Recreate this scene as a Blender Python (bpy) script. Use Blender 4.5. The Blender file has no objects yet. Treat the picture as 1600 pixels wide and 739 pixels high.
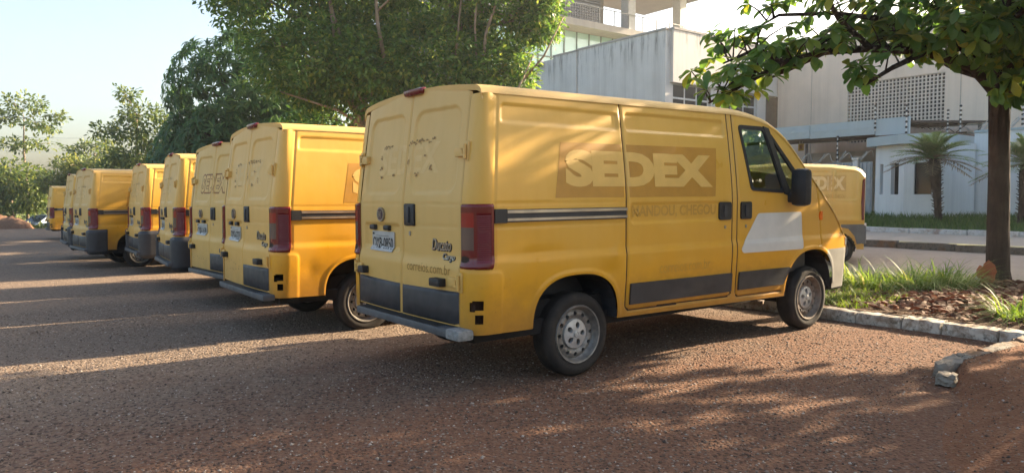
import bpy, bmesh, math, random
import numpy as np
from mathutils import Vector, Matrix
random.seed(7); RNG = np.random.default_rng(7)
R_ = math.radians
SC = bpy.context.scene
COL = SC.collection
# ---------------------------------------------------------------- camera
cam_d = bpy.data.cameras.new("camera"); cam = bpy.data.objects.new("camera", cam_d); COL.objects.link(cam)
cam.location = (0, 0, 1.377); cam.rotation_euler = (R_(90 - 3.008), 0, 0)
cam_d.sensor_width = 36; cam_d.lens = 25.605; cam_d.clip_start = 0.05; cam_d.clip_end = 3000
SC.camera = cam
# ---------------------------------------------------------------- light
SUN_AZ, SUN_EL = 61.0, 21.0          # azimuth clockwise from +Y
world = bpy.data.worlds.new("World"); SC.world = world; world.use_nodes = True
wn = world.node_tree.nodes; wl = world.node_tree.links
sky = wn.new("ShaderNodeTexSky"); sky.sky_type = 'NISHITA'; sky.sun_disc = False
sky.sun_elevation = R_(SUN_EL); sky.sun_rotation = R_(SUN_AZ)
sky.air_density = 1.0; sky.dust_density = 4.5; sky.ozone_density = 0.3; sky.altitude = 200
bgn = wn["Background"]; bgn.inputs[1].default_value = 0.095
wl.new(sky.outputs[0], bgn.inputs[0])
sun_d = bpy.data.lights.new("sun", 'SUN'); sun_d.energy = 5.0; sun_d.angle = R_(0.6); sun_d.color = (1.0, 0.80, 0.55)
sun = bpy.data.objects.new("sun", sun_d); COL.objects.link(sun)
sdir = Vector((math.sin(R_(SUN_AZ)) * math.cos(R_(SUN_EL)), math.cos(R_(SUN_AZ)) * math.cos(R_(SUN_EL)), math.sin(R_(SUN_EL))))
sun.rotation_euler = sdir.to_track_quat('Z', 'Y').to_euler(); sun.location = (30, 20, 30)
SC.view_settings.view_transform = 'Standard'; SC.view_settings.look = 'None'
SC.view_settings.exposure = 2.12; SC.view_settings.gamma = 1.0
SC.render.engine = 'CYCLES'
try:
    SC.cycles.use_denoising = True; SC.cycles.max_bounces = 8; SC.cycles.transparent_max_bounces = 12
    SC.cycles.sample_clamp_indirect = 6.0
except Exception: pass
# ---------------------------------------------------------------- lot frame: a along the vans, q along the row
O2 = np.array([-.828, 5.713]); FV = np.array([.80051, .59932]); LV = np.array([-.59932, .80051])
RZ = math.atan2(FV[1], FV[0])
def W(a, q, z=0.0):
    p = O2 + FV * a + LV * q
    return Vector((p[0], p[1], z))
def sstep(e0, e1, x):
    t = np.clip((np.asarray(x, float) - e0) / (e1 - e0), 0, 1); return t * t * (3 - 2 * t)
# ---------------------------------------------------------------- helpers
def mesh_np(name, V, F, smooth=False):
    """V (n,3); F list of arrays (m,k) with k 3 or 4"""
    if not isinstance(F, (list, tuple)): F = [F]
    F = [np.asarray(f, np.int32) for f in F if len(f)]
    me = bpy.data.meshes.new(name)
    V = np.asarray(V, np.float32)
    me.vertices.add(len(V)); me.vertices.foreach_set("co", V.ravel())
    nl = sum(f.size for f in F); nf = sum(len(f) for f in F)
    me.loops.add(nl); me.polygons.add(nf)
    me.loops.foreach_set("vertex_index", np.concatenate([f.ravel() for f in F]))
    tot = np.concatenate([np.full(len(f), f.shape[1], np.int32) for f in F])
    me.polygons.foreach_set("loop_start", np.concatenate([[0], np.cumsum(tot)[:-1]]).astype(np.int32))
    me.update(calc_edges=True); me.validate()
    if smooth: me.polygons.foreach_set("use_smooth", np.ones(len(me.polygons), bool))
    return me
def grid_faces(nu, nv):
    i = np.arange(nu - 1)[:, None] * nv + np.arange(nv - 1)[None, :]
    return np.stack([i, i + nv, i + nv + 1, i + 1], -1)          # (nu-1, nv-1, 4)
def link(name, me, mat=None, parent=None):
    if mat is not None:
        me.materials.clear()
        for m in (mat if isinstance(mat, (list, tuple)) else [mat]): me.materials.append(m)
    o = bpy.data.objects.new(name, me); COL.objects.link(o)
    if parent is not None: o.parent = parent
    return o
def tag(o, label=None, cat=None, group=None, kind=None):
    if label: o['label'] = label
    if cat: o['category'] = cat
    if group: o['group'] = group
    if kind: o['kind'] = kind
    return o
def thing(name, label, cat, loc=(0, 0, 0), rz=0.0, group=None):
    o = bpy.data.objects.new(name, None); COL.objects.link(o)
    o.empty_display_size = .2; o.location = loc; o.rotation_euler = (0, 0, rz)
    return tag(o, label, cat, group)
class MB:
    """collects shapes into one mesh"""
    def __init__(s): s.v = []; s.f = []; s.n = 0
    def add(s, V, F):
        V = np.asarray(V, float).reshape(-1, 3)
        s.v.append(V); s.f += [tuple(int(i) + s.n for i in f) for f in F]; s.n += len(V); return s
    def box(s, x0, x1, y0, y1, z0, z1, bev=0.0):
        if bev <= 0:
            V = [(x, y, z) for x in (x0, x1) for y in (y0, y1) for z in (z0, z1)]
            return s.add(V, [(0, 1, 3, 2), (4, 6, 7, 5), (0, 4, 5, 1), (2, 3, 7, 6), (0, 2, 6, 4), (1, 5, 7, 3)])
        bm = bmesh.new(); bmesh.ops.create_cube(bm, size=1)
        for v in bm.verts: v.co = Vector(((x0 + x1) / 2 + v.co.x * (x1 - x0), (y0 + y1) / 2 + v.co.y * (y1 - y0), (z0 + z1) / 2 + v.co.z * (z1 - z0)))
        bmesh.ops.bevel(bm, geom=bm.edges[:], offset=bev, segments=2, profile=.6, affect='EDGES')
        return s.bm(bm)
    def bm(s, bm, M=None):
        bm.verts.index_update()
        V = [(M @ v.co if M else v.co)[:] for v in bm.verts]; F = [[v.index for v in f.verts] for f in bm.faces]
        bm.free(); return s.add(V, F)
    def tube(s, pts, r, n=8, cap=True):
        pts = [Vector(p) for p in pts]; m = len(pts)
        rr = r if hasattr(r, '__len__') else [r] * m
        V = []; up = None
        for i, p in enumerate(pts):
            t = (pts[min(i + 1, m - 1)] - pts[max(i - 1, 0)]).normalized()
            if up is None: up = t.orthogonal().normalized()
            up = (up - t * up.dot(t))
            up = up.normalized() if up.length > 1e-6 else t.orthogonal().normalized()
            b = t.cross(up)
            for k in range(n):
                an = 2 * math.pi * k / n; V.append((p + (up * math.cos(an) + b * math.sin(an)) * rr[i])[:])
        F = [(i * n + k, i * n + (k + 1) % n, (i + 1) * n + (k + 1) % n, (i + 1) * n + k) for i in range(m - 1) for k in range(n)]
        if cap: F += [tuple(range(n - 1, -1, -1)), tuple(range((m - 1) * n, m * n))]
        return s.add(V, F)
    def lathe(s, prof, c=(0, 0, 0), axis='y', n=40):
        """prof: list of (r, h); axis through c"""
        V = []; m = len(prof)
        for r, h in prof:
            for k in range(n):
                an = 2 * math.pi * k / n; u, w = r * math.cos(an), r * math.sin(an)
                p = {'y': (u, h, w), 'z': (u, w, h), 'x': (h, u, w)}[axis]
                V.append((c[0] + p[0], c[1] + p[1], c[2] + p[2]))
        F = [(i * n + k, (i + 1) * n + k, (i + 1) * n + (k + 1) % n, i * n + (k + 1) % n) for i in range(m - 1) for k in range(n)]
        return s.add(V, F)
    def prism(s, poly, h0, h1, axis='z'):
        """poly (u,v) list, extruded between h0 and h1"""
        n = len(poly)
        mp = {'z': lambda u, v, h: (u, v, h), 'x': lambda u, v, h: (h, u, v), 'y': lambda u, v, h: (u, h, v)}[axis]
        V = [mp(u, v, h0) for u, v in poly] + [mp(u, v, h1) for u, v in poly]
        return s.add(V, [tuple(range(n - 1, -1, -1)), tuple(range(n, 2 * n))] + [(i, (i + 1) % n, n + (i + 1) % n, n + i) for i in range(n)])
    def build(s, name, mat, parent=None, smooth=False, org=None, fix=True):
        V = np.concatenate(s.v) if s.v else np.zeros((0, 3))
        if org is not None: V = V - np.asarray(org, float)
        me = bpy.data.meshes.new(name); me.from_pydata(V.tolist(), [], s.f); me.update()
        if fix:
            bm = bmesh.new(); bm.from_mesh(me); bmesh.ops.recalc_face_normals(bm, faces=bm.faces[:]); bm.to_mesh(me); bm.free()
        if smooth:
            me.polygons.foreach_set("use_smooth", np.ones(len(me.polygons), bool))
            if smooth is not True: 
                try: me.set_sharp_from_angle(angle=R_(smooth))
                except Exception: pass
        return link(name, me, mat, parent)
# ---------------------------------------------------------------- materials
class NT:
    def __init__(s, name):
        s.m = bpy.data.materials.new(name); s.m.use_nodes = True; s.t = s.m.node_tree; s.n = s.t.nodes; s.l = s.t.links
        s.b = s.n["Principled BSDF"]; s.out = s.n["Material Output"]
    def new(s, typ, **kw):
        n = s.n.new(typ)
        for k, v in kw.items(): setattr(n, k, v)
        return n
    def co(s, kind='Object'):
        return s.new("ShaderNodeTexCoord").outputs[kind]
    def pos(s): return s.new("ShaderNodeNewGeometry").outputs['Position']
    def noise(s, vec, scale, detail=4, rough=.55, dist=0.0):
        n = s.new("ShaderNodeTexNoise"); n.inputs['Scale'].default_value = scale; n.inputs['Detail'].default_value = detail
        n.inputs['Roughness'].default_value = rough; n.inputs['Distortion'].default_value = dist
        s.l.new(vec, n.inputs['Vector']); return n.outputs[0]
    def vor(s, vec, scale, out='Distance', feature='F1'):
        n = s.new("ShaderNodeTexVoronoi", feature=feature); n.inputs['Scale'].default_value = scale
        s.l.new(vec, n.inputs['Vector']); return n.outputs[out]
    def map(s, vec, sc=(1, 1, 1), loc=(0, 0, 0)):
        n = s.new("ShaderNodeMapping"); n.inputs['Scale'].default_value = sc; n.inputs['Location'].default_value = loc
        s.l.new(vec, n.inputs['Vector']); return n.outputs[0]
    def ramp(s, fac, stops):
        n = s.new("ShaderNodeValToRGB"); e = n.color_ramp.elements
        while len(e) < len(stops): e.new(.5)
        for i, (p, c) in enumerate(stops):
            e[i].position = p; e[i].color = (c, c, c, 1) if not hasattr(c, '__len__') else (*c, 1)
        s.l.new(fac, n.inputs[0]); return n.outputs[0]
    def mix(s, f, a, b, mode='MIX'):
        n = s.new("ShaderNodeMix", data_type='RGBA', blend_type=mode)
        for sock, v in ((n.inputs[0], f), (n.inputs[6], a), (n.inputs[7], b)):
            if isinstance(v, bpy.types.NodeSocket): s.l.new(v, sock)
            elif hasattr(v, '__len__'): sock.default_value = (*v[:3], 1)
            else: sock.default_value = v
        return n.outputs[2]
    def math(s, op, a, b=0.0, clamp=False):
        n = s.new("ShaderNodeMath", operation=op, use_clamp=clamp)
        for i, v in enumerate((a, b)):
            if isinstance(v, bpy.types.NodeSocket): s.l.new(v, n.inputs[i])
            else: n.inputs[i].default_value = v
        return n.outputs[0]
    def set(s, **kw):
        for k, v in kw.items():
            k = k.replace('_', ' ')
            sock = s.b.inputs[k]
            if isinstance(v, bpy.types.NodeSocket): s.l.new(v, sock)
            elif hasattr(v, '__len__'): sock.default_value = (*v[:3], 1)
            else: sock.default_value = v
        return s
    def bump(s, h, strength=.3, dist=.01, normal=None):
        n = s.new("ShaderNodeBump"); n.inputs['Strength'].default_value = strength; n.inputs['Distance'].default_value = dist
        s.l.new(h, n.inputs['Height'])
        if normal is not None: s.l.new(normal, n.inputs['Normal'])
        s.l.new(n.outputs[0], s.b.inputs['Normal']); return n.outputs[0]
MATS = {}
def simple(name, col, rough=.6, metal=0.0, var=.15, scale=6.0, bump=0.0, spec=.5, bscale=40.0):
    if name in MATS: return MATS[name]
    t = NT(name); v = t.co()
    n = t.noise(v, scale, 5)
    dark = tuple(c * (1 - var) for c in col); lite = tuple(min(1, c * (1 + var)) for c in col)
    t.set(Base_Color=t.ramp(n, [(.3, dark), (.7, lite)]), Roughness=t.ramp(t.noise(v, scale * 2.3, 3), [(.3, max(0, rough - .08)), (.7, min(1, rough + .08))]), Metallic=metal, Specular_IOR_Level=spec)
    if bump: t.bump(t.noise(v, bscale, 4), bump, .01)
    MATS[name] = t.m; return t.m
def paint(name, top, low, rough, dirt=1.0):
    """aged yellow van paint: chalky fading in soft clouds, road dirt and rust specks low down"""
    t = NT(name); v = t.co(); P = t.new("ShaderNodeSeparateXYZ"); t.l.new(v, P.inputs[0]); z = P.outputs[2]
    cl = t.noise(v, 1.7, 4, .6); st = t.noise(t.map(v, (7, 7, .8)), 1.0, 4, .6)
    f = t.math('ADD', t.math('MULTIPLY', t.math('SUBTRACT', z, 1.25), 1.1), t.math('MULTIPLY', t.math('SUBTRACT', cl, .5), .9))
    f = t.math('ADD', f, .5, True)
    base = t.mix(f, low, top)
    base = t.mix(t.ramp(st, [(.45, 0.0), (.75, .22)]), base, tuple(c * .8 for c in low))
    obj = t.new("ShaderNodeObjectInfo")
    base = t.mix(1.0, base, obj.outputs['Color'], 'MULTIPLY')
    # road dirt near the sill
    dn = t.noise(v, 9, 6, .65)
    d = t.math('MULTIPLY', t.math('SUBTRACT', t.math('ADD', .62, t.math('MULTIPLY', dn, .35)), z), 2.6 * dirt, True)
    base = t.mix(t.math('MULTIPLY', d, .6), base, (.17, .075, .03))
    sp = t.vor(v, 26, 'Distance'); rust = t.math('MULTIPLY', t.math('LESS_THAN', sp, .055), t.math('GREATER_THAN', dn, .56))
    base = t.mix(t.math('MULTIPLY', rust, .75), base, (.10, .035, .012))
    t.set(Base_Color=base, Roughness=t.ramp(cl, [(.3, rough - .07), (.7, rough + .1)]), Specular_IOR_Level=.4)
    t.bump(t.noise(v, 3.2, 2), .08, .05)
    return t.m
M = {}
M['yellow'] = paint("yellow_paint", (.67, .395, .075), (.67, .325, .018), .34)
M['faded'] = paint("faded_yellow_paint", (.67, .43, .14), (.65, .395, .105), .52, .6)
M['gap'] = simple("seam_shadow_rubber", (.035, .018, .008), .9)
M['letter'] = simple("letter_paint", (.68, .42, .10), .5, var=.08)
M['fresh'] = simple("protected_paint", (.46, .225, .024), .42, var=.12, scale=5)
M['ghost'] = simple("old_letter_ghost", (.53, .28, .038), .5, var=.1)
M['pale'] = simple("pale_door_ghost", (.69, .455, .165), .6, var=.07)
M['residue'] = simple("glue_residue", (.33, .20, .075), .8, var=.3, scale=40)
M['redletter'] = simple("brown_letter_edge", (.26, .11, .02), .6, var=.25, scale=30)
M['black'] = simple("black_plastic", (.016, .016, .017), .5, var=.3, scale=9, bump=.15, bscale=220)
M['dark'] = simple("charcoal_plastic", (.030, .030, .033), .55, var=.28, scale=5, bump=.2, bscale=160)
M['rubber'] = simple("rubber_seal", (.012, .012, .012), .7)
M['bumper'] = simple("grey_bumper_plastic", (.22, .212, .185), .55, var=.12, scale=4)
M['step'] = simple("step_plastic", (.085, .088, .092), .6, var=.25, scale=6, bump=.2, bscale=90)
M['chrome'] = simple("chrome_strip", (.36, .33, .29), .38, .9, var=.15)
M['silver'] = simple("silver_cap_paint", (.42, .42, .41), .42, .35, var=.2, scale=14)
M['steel'] = simple("dusty_wheel_steel", (.20, .185, .165), .5, .35, var=.4, scale=18)
M['rusty'] = simple("rusty_wheel_steel", (.18, .145, .115), .65, .2, var=.4, scale=18)
M['white'] = simple("white_door_paint", (.62, .60, .54), .5, var=.06)
M['plate'] = simple("plate_grey", (.40, .40, .37), .45, var=.1, scale=30)
M['ink'] = simple("plate_ink", (.02, .02, .02), .6)
M['orange'] = simple("amber_lens", (.75, .16, .01), .2)
M['void'] = simple("dark_cavity", (.012, .010, .009), .95)
M['seat'] = simple("seat_cloth", (.05, .05, .055), .9, var=.2, scale=20)
t = NT("tyre_rubber"); v = t.co(); n = t.noise(v, 7, 5, .65)
t.set(Base_Color=t.ramp(n, [(.3, (.016, .0145, .013)), (.62, (.036, .030, .025)), (.8, (.085, .056, .036))]), Roughness=.82, Specular_IOR_Level=.3); t.bump(t.noise(v, 90, 3), .25, .004); M['tyre'] = t.m
def lens(name, col, rough=.12):
    t = NT(name); t.set(Base_Color=col, Roughness=rough, Coat_Weight=.25, Coat_Roughness=.15, Specular_IOR_Level=.4)
    n = t.noise(t.co(), 30, 4); t.bump(n, .05, .004); return t.m
M['red'] = lens("red_lens", (.13, .005, .008), .2); M['red2'] = lens("bright_red_lens", (.26, .012, .012)); M['clear'] = lens("clear_lens", (.10, .07, .06))
M['head'] = lens("headlight_glass", (.55, .56, .56))
def glass(name, tint, refl):
    t = NT(name); t.n.remove(t.b)
    tr = t.new("ShaderNodeBsdfTransparent"); tr.inputs[0].default_value = (*tint, 1)
    gl = t.new("ShaderNodeBsdfGlossy"); gl.inputs[0].default_value = (.9, .95, .93, 1); gl.inputs[1].default_value = .03
    lw = t.new("ShaderNodeLayerWeight"); lw.inputs[0].default_value = refl
    mx = t.new("ShaderNodeMixShader")
    t.l.new(t.math('ADD', .14, t.math('MULTIPLY', lw.outputs[1], .6), True), mx.inputs[0]); t.l.new(tr.outputs[0], mx.inputs[1]); t.l.new(gl.outputs[0], mx.inputs[2]); t.l.new(mx.outputs[0], t.out.inputs[0])
    return t.m
M['glass'] = glass("window_glass", (.76, .87, .81), .42)
def leafmat(name, cols, trans=.35, rough=.45, gloss=.35, tcol=None):
    """thin leaves: colour varies leaf by leaf, light shines through"""
    t = NT(name); g = t.new("ShaderNodeNewGeometry"); rnd = g.outputs['Random Per Island']
    c = t.ramp(rnd, cols)
    t.set(Base_Color=c, Roughness=rough, Specular_IOR_Level=gloss)
    tl = t.new("ShaderNodeBsdfTranslucent")
    hs = t.new("ShaderNodeHueSaturation"); hs.inputs['Hue'].default_value = .475; hs.inputs['Saturation'].default_value = 1.1; hs.inputs['Value'].default_value = 1.7
    t.l.new(c, hs.inputs['Color']); t.l.new(hs.outputs[0], tl.inputs[0])
    mx = t.new("ShaderNodeMixShader"); mx.inputs[0].default_value = trans
    t.l.new(t.b.outputs[0], mx.inputs[1]); t.l.new(tl.outputs[0], mx.inputs[2]); t.l.new(mx.outputs[0], t.out.inputs[0])
    return t.m
# ================================================================ ground
def zlot(a, q):
    a = np.asarray(a, float); q = np.asarray(q, float)
    return -.0125 * np.clip(q, 0, 27) + .022 * sstep(1.0, 4.2, a) * sstep(3, 1, q)
def lotgrid(name, A, Q, zf, mat, kind='structure', label=None):
    A = np.asarray(A); Q = np.asarray(Q); AA, QQ = np.meshgrid(A, Q, indexing='ij'); Z = zf(AA, QQ)
    X = O2[0] + FV[0] * AA + LV[0] * QQ; Y = O2[1] + FV[1] * AA + LV[1] * QQ
    me = mesh_np(name, np.stack([X, Y, Z], -1).reshape(-1, 3), grid_faces(len(A), len(Q)).reshape(-1, 4), True)
    o = link(name, me, mat); o['kind'] = kind
    if label: o['label'] = label
    return o
def vnoise(x, y, s, seed=0):
    """cheap smooth value noise"""
    r = np.random.default_rng(seed).random((64, 64)); x = np.asarray(x) / s; y = np.asarray(y) / s
    xi = np.floor(x).astype(int); yi = np.floor(y).astype(int); fx = x - xi; fy = y - yi; fx = fx * fx * (3 - 2 * fx); fy = fy * fy * (3 - 2 * fy)
    g = lambda i, j: r[i % 64, j % 64]
    return (g(xi, yi) * (1 - fx) + g(xi + 1, yi) * fx) * (1 - fy) + (g(xi, yi + 1) * (1 - fx) + g(xi + 1, yi + 1) * fx) * fy
# worn asphalt: grey tarred grit showing through a skin of red earth
t = NT("worn_asphalt"); p = t.pos()
big = t.noise(p, .33, 5, .62, .6); mid = t.noise(p, 1.5, 6, .7, .3); fine = t.noise(p, 26, 4, .75); tiny = t.noise(p, 85, 3, .7); vf = t.vor(p, 44, 'Color'); vd = t.vor(p, 44, 'Distance')
sep = t.new("ShaderNodeSeparateXYZ"); t.l.new(p, sep.inputs[0])
# red earth washes in from the bank on the right and the front of the frame
qn = t.math('ADD', t.math('MULTIPLY', sep.outputs[0], float(LV[0])), t.math('MULTIPLY', sep.outputs[1], float(LV[1])))     # row coordinate + const
qn = t.math('SUBTRACT', qn, float(O2 @ LV))
bias = t.math('MULTIPLY', t.math('SUBTRACT', .6, qn), .13)
bias = t.math('MAXIMUM', t.math('MINIMUM', bias, .40), -.26)
e = t.math('ADD', t.math('ADD', t.math('MULTIPLY', big, .55), t.math('MULTIPLY', mid, .5)), bias)
earth = t.ramp(e, [(.42, 0.0), (.78, 1.0)])
grit = t.mix(t.ramp(fine, [(.35, 0.0), (.65, 1.0)]), (.135, .097, .070), (.305, .228, .166))
red = t.mix(t.ramp(fine, [(.3, 0.0), (.7, 1.0)]), (.125, .062, .038), (.245, .130, .078))
c = t.mix(earth, grit, red)
st = t.new("ShaderNodeSeparateColor"); t.l.new(vf, st.inputs[0])
spk = t.math('MULTIPLY', t.math('GREATER_THAN', st.outputs[0], .80), t.math('LESS_THAN', vd, .42))
c = t.mix(t.math('MULTIPLY', spk, .75), c, t.mix(st.outputs[1], (.13, .10, .08), (.33, .26, .20)))
dk = t.math('MULTIPLY', t.math('GREATER_THAN', st.outputs[2], .80), t.math('LESS_THAN', vd, .5))
c = t.mix(t.math('MULTIPLY', dk, .65), c, (.03, .02, .016))
t.set(Base_Color=c, Roughness=.93, Specular_IOR_Level=.2)
hh = t.math('ADD', t.math('ADD', t.math('MULTIPLY', vd, -.9), t.math('MULTIPLY', fine, 1.4)), t.math('MULTIPLY', mid, 1.2))
t.bump(hh, .9, .022); M['asphalt'] = t.m
def earthmat(name, c0, c1, c2):
    t = NT(name); p = t.pos(); n = t.noise(p, 1.8, 6, .65, .4); f = t.noise(p, 30, 4, .7); v = t.vor(p, 55, 'Distance')
    c = t.mix(t.ramp(n, [(.35, 0.0), (.7, 1.0)]), c0, c1); c = t.mix(t.ramp(f, [(.5, 0.0), (.75, .8)]), c, c2)
    t.set(Base_Color=c, Roughness=.95, Specular_IOR_Level=.15); t.bump(t.math('ADD', t.math('MULTIPLY', n, 2.0), t.math('ADD', f, t.math('MULTIPLY', v, -.7))), .8, .03); return t.m
M['red_earth'] = earthmat("red_earth", (.185, .082, .044), (.255, .122, .066), (.30, .18, .11))
M['bed_earth'] = earthmat("bed_earth", (.07, .042, .026), (.13, .072, .04), (.17, .12, .07))
M['meadow'] = earthmat("meadow_ground", (.075, .10, .03), (.11, .13, .045), (.15, .14, .06))
M['road'] = earthmat("road_asphalt", (.34, .28, .23), (.41, .335, .275), (.48, .40, .33))
M['pave'] = earthmat("pavement_concrete", (.42, .36, .29), (.50, .43, .36), (.55, .48, .41))
# far terrain
th = np.linspace(0, 2 * math.pi, 73)[:-1]; RR = [0.01, 20, 40, 60, 80, 140, 250, 450, 900]
V = [(r * math.cos(a), r * math.sin(a), -1.25 if r < 80 else -1.25 + (r - 80) * .006) for r in RR for a in th]
Fg = [(i * 72 + k, (i + 1) * 72 + k, (i + 1) * 72 + (k + 1) % 72, i * 72 + (k + 1) % 72) for i in range(len(RR) - 1) for k in range(72)]
g = link("ground", mesh_np("ground", V, np.array(Fg), True), M['meadow']); g['kind'] = 'structure'
A = np.concatenate([np.arange(-40, -6, 1.5), np.arange(-6, 5.0, .06), [5.0]]); Q = np.concatenate([np.arange(-14, -8, .5), np.arange(-8, 7, .06), np.arange(7, 20, .4), np.arange(20, 44.6, 1.2)])
def zpark(a, q): return zlot(a, q) + .016 * (vnoise(a, q, .9, 3) - .5) * sstep(14, 6, q) + .007 * (vnoise(a, q, .21, 4) - .5)
lotgrid("parking_lot", A, Q, zpark, M['asphalt'])
# the bank of red earth on the right, held by a broken kerb
def bank_edge(a): return np.interp(a, [-8, -3.0, .9, 1.4, 2.1, 2.9, 3.2, 5.0], [-4.9, -4.15, -3.36, -3.10, -2.85, -2.67, -2.64, -2.66])
def zbank(a, q):
    d = bank_edge(a) + .16 * (vnoise(a, q, .6, 5) - .5) * sstep(3.3, 2.6, a) - q
    w = .08 + .75 * sstep(3.4, 2.4, a)
    return zpark(a, q) - .03 + (.145 + .10 * sstep(.4, 2.2, d) + .05 * (vnoise(a, q, .8, 6) - .5) + .02 * (vnoise(a, q, .15, 8) - .5)) * sstep(-.02, w, d) - .05 * sstep(.0, -.3, d)
lotgrid("earth_bank", np.concatenate([np.arange(-8, -2, .4), np.arange(-2, 5.01, .05), [5.1]]), np.concatenate([np.arange(-14, -6, .5), np.arange(-6, -2.3, .05)]), zbank, M['red_earth'])
def zbed(a, q): return np.where(q < 1.5, .115, .10) + zlot(3, np.maximum(q, 0)) + .06 * (vnoise(a, q, .5, 9) - .5) - .10 * sstep(8.7, 9.6, a) + .05 * sstep(1.2, 0, np.hypot(a - 8.9, q + .97))
lotgrid("planting_bed", np.arange(5.05, 9.9, .12), np.concatenate([np.arange(-16, -4, .6), np.arange(-4, 5, .12), np.arange(5, 45, 1.5)]), zbed, M['bed_earth'])
zroad = lambda a, q: .03 + .19 * sstep(9.0, 14.6, a) + .02 * (vnoise(a, q, 1.2, 10) - .5)
lotgrid("road", np.arange(9.2, 14.6, .35), np.arange(-40, 60, .8), zroad, M['road'])
lotgrid("pavement", np.linspace(14.58, 16.45, 6), np.arange(-40, 60, 2), lambda a, q: .375 + .06 * (a - 14.5), M['pave'])
lotgrid("verge", np.linspace(16.55, 32, 24), np.arange(-40, 60, 2), lambda a, q: .60 + .20 * sstep(16.6, 20.5, a), M['meadow'])
# ---- kerbs, stone by stone
def stonemat(name, white, base, moss):
    t = NT(name); p = t.pos(); n = t.noise(p, 5, 6, .7, .5); n2 = t.noise(p, 17, 5, .7); n3 = t.noise(p, 2.1, 3, .6)
    c = t.mix(t.ramp(n, [(.40, 0.0), (.52, 1.0)]), base, white); c = t.mix(t.ramp(n2, [(.52, 0.0), (.68, .9)]), c, moss); c = t.mix(t.ramp(n3, [(.52, 0.0), (.66, .8)]), c, (.22, .11, .05))
    t.set(Base_Color=c, Roughness=.92, Specular_IOR_Level=.2); t.bump(t.math('ADD', n, n2), .7, .02); return t.m
M['kerb_white'] = stonemat("whitewashed_kerb", (.62, .575, .50), (.33, .26, .20), (.10, .085, .06))
M['kerb_old'] = stonemat("old_concrete_kerb", (.27, .24, .20), (.20, .165, .125), (.10, .085, .06))
M['kerb_dark'] = stonemat("dark_kerb", (.16, .14, .12), (.10, .09, .075), (.06, .05, .04))
M['kerb_lime'] = stonemat("lime_kerb", (.58, .58, .57), (.48, .48, .46), (.30, .29, .26))
def stone(a0, a1, q0, q1, z0, z1, jit, seed):
    """one chipped kerb stone, in the frame of its own centre"""
    r = random.Random(seed); bm = bmesh.new(); bmesh.ops.create_cube(bm, size=1)
    bmesh.ops.subdivide_edges(bm, edges=bm.edges[:], cuts=4, use_grid_fill=True)
    for v in bm.verts:
        e = sum(abs(c) > .49 for c in v.co)
        v.co = Vector(((v.co.x) * (a1 - a0), v.co.y * (q1 - q0), v.co.z * (z1 - z0)))
        v.co += Vector([r.uniform(-jit, jit) for _ in range(3)])
        if e == 3: v.co *= .93 if r.random() < .5 else .98
        elif e == 2: v.co *= .975
    me = bpy.data.meshes.new("kerb_stone"); bm.to_mesh(me); bm.free(); me.polygons.foreach_set("use_smooth", np.ones(len(me.polygons), bool)); me.set_sharp_from_angle(angle=R_(48)); return me
def kerb(name, a0, a1, q0, q1, z0, z1, n, mat, jit, seed, along='q', gapw=.012, zf=None, cat="kerb"):
    root = bpy.data.objects.new(name, None); COL.objects.link(root); root['kind'] = 'structure'
    root.location = W((a0 + a1) / 2, (q0 + q1) / 2, z0); root.rotation_euler = (0, 0, RZ)
    r = random.Random(seed); cuts = [0] + sorted(min(.98, max(.02, (i + r.uniform(-.28, .28)) / n)) for i in range(1, n)) + [1]
    for i in range(n):
        s, e = cuts[i], cuts[i + 1]
        if along == 'q': A0, A1 = a0, a1; Q0, Q1 = q0 + (q1 - q0) * s + gapw / 2, q0 + (q1 - q0) * e - gapw / 2
        else: Q0, Q1 = q0, q1; A0, A1 = a0 + (a1 - a0) * s + gapw / 2, a0 + (a1 - a0) * e - gapw / 2
        zo = zf((A0 + A1) / 2, (Q0 + Q1) / 2) if zf else 0
        o = link("kerb_stone", stone(A0, A1, Q0, Q1, z0, z1, jit, seed * 100 + i), mat, root)
        o.location = ((A0 + A1) / 2 - (a0 + a1) / 2, (Q0 + Q1) / 2 - (q0 + q1) / 2, (z1 - z0) / 2 + zo + r.uniform(-.008, .008)); o.rotation_euler = (r.uniform(-.02, .02), r.uniform(-.02, .02), r.uniform(-.012, .012))
    return root
kerb("front_kerb", 4.94, 5.14, -2.75, 2.4, -.08, .145, 12, M['kerb_white'], .008, 3)
kerb("front_kerb", 4.94, 5.14, 2.42, 34, -.3, .05, 20, M['kerb_white'], .006, 4, zf=lambda a, q: -.0125 * min(q, 27) + .08)
kerb("broken_kerb", 3.12, 4.93, -2.72, -2.58, -.06, .125, 5, M['kerb_old'], .014, 5, 'a')
kerb("street_kerb", 14.45, 14.62, -14, 12, .08, .375, 20, M['kerb_dark'], .008, 6)
kerb("verge_kerb", 16.42, 16.58, -12, 12, .42, .615, 18, M['kerb_lime'], .006, 7)
kerb("road_edge_kerb", 9.5, 9.62, -14, 14, -.1, .045, 16, M['kerb_old'], .008, 8)
ch = link("concrete_chunk", stone(0, .17, 0, .12, 0, .085, .012, 77), M['kerb_old']); ch.location = W(2.94, -2.76, .055); ch.rotation_euler = (.08, .1, .95)
tag(ch, "broken lump of pale concrete lying at the end of the broken kerb", "rubble")
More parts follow.
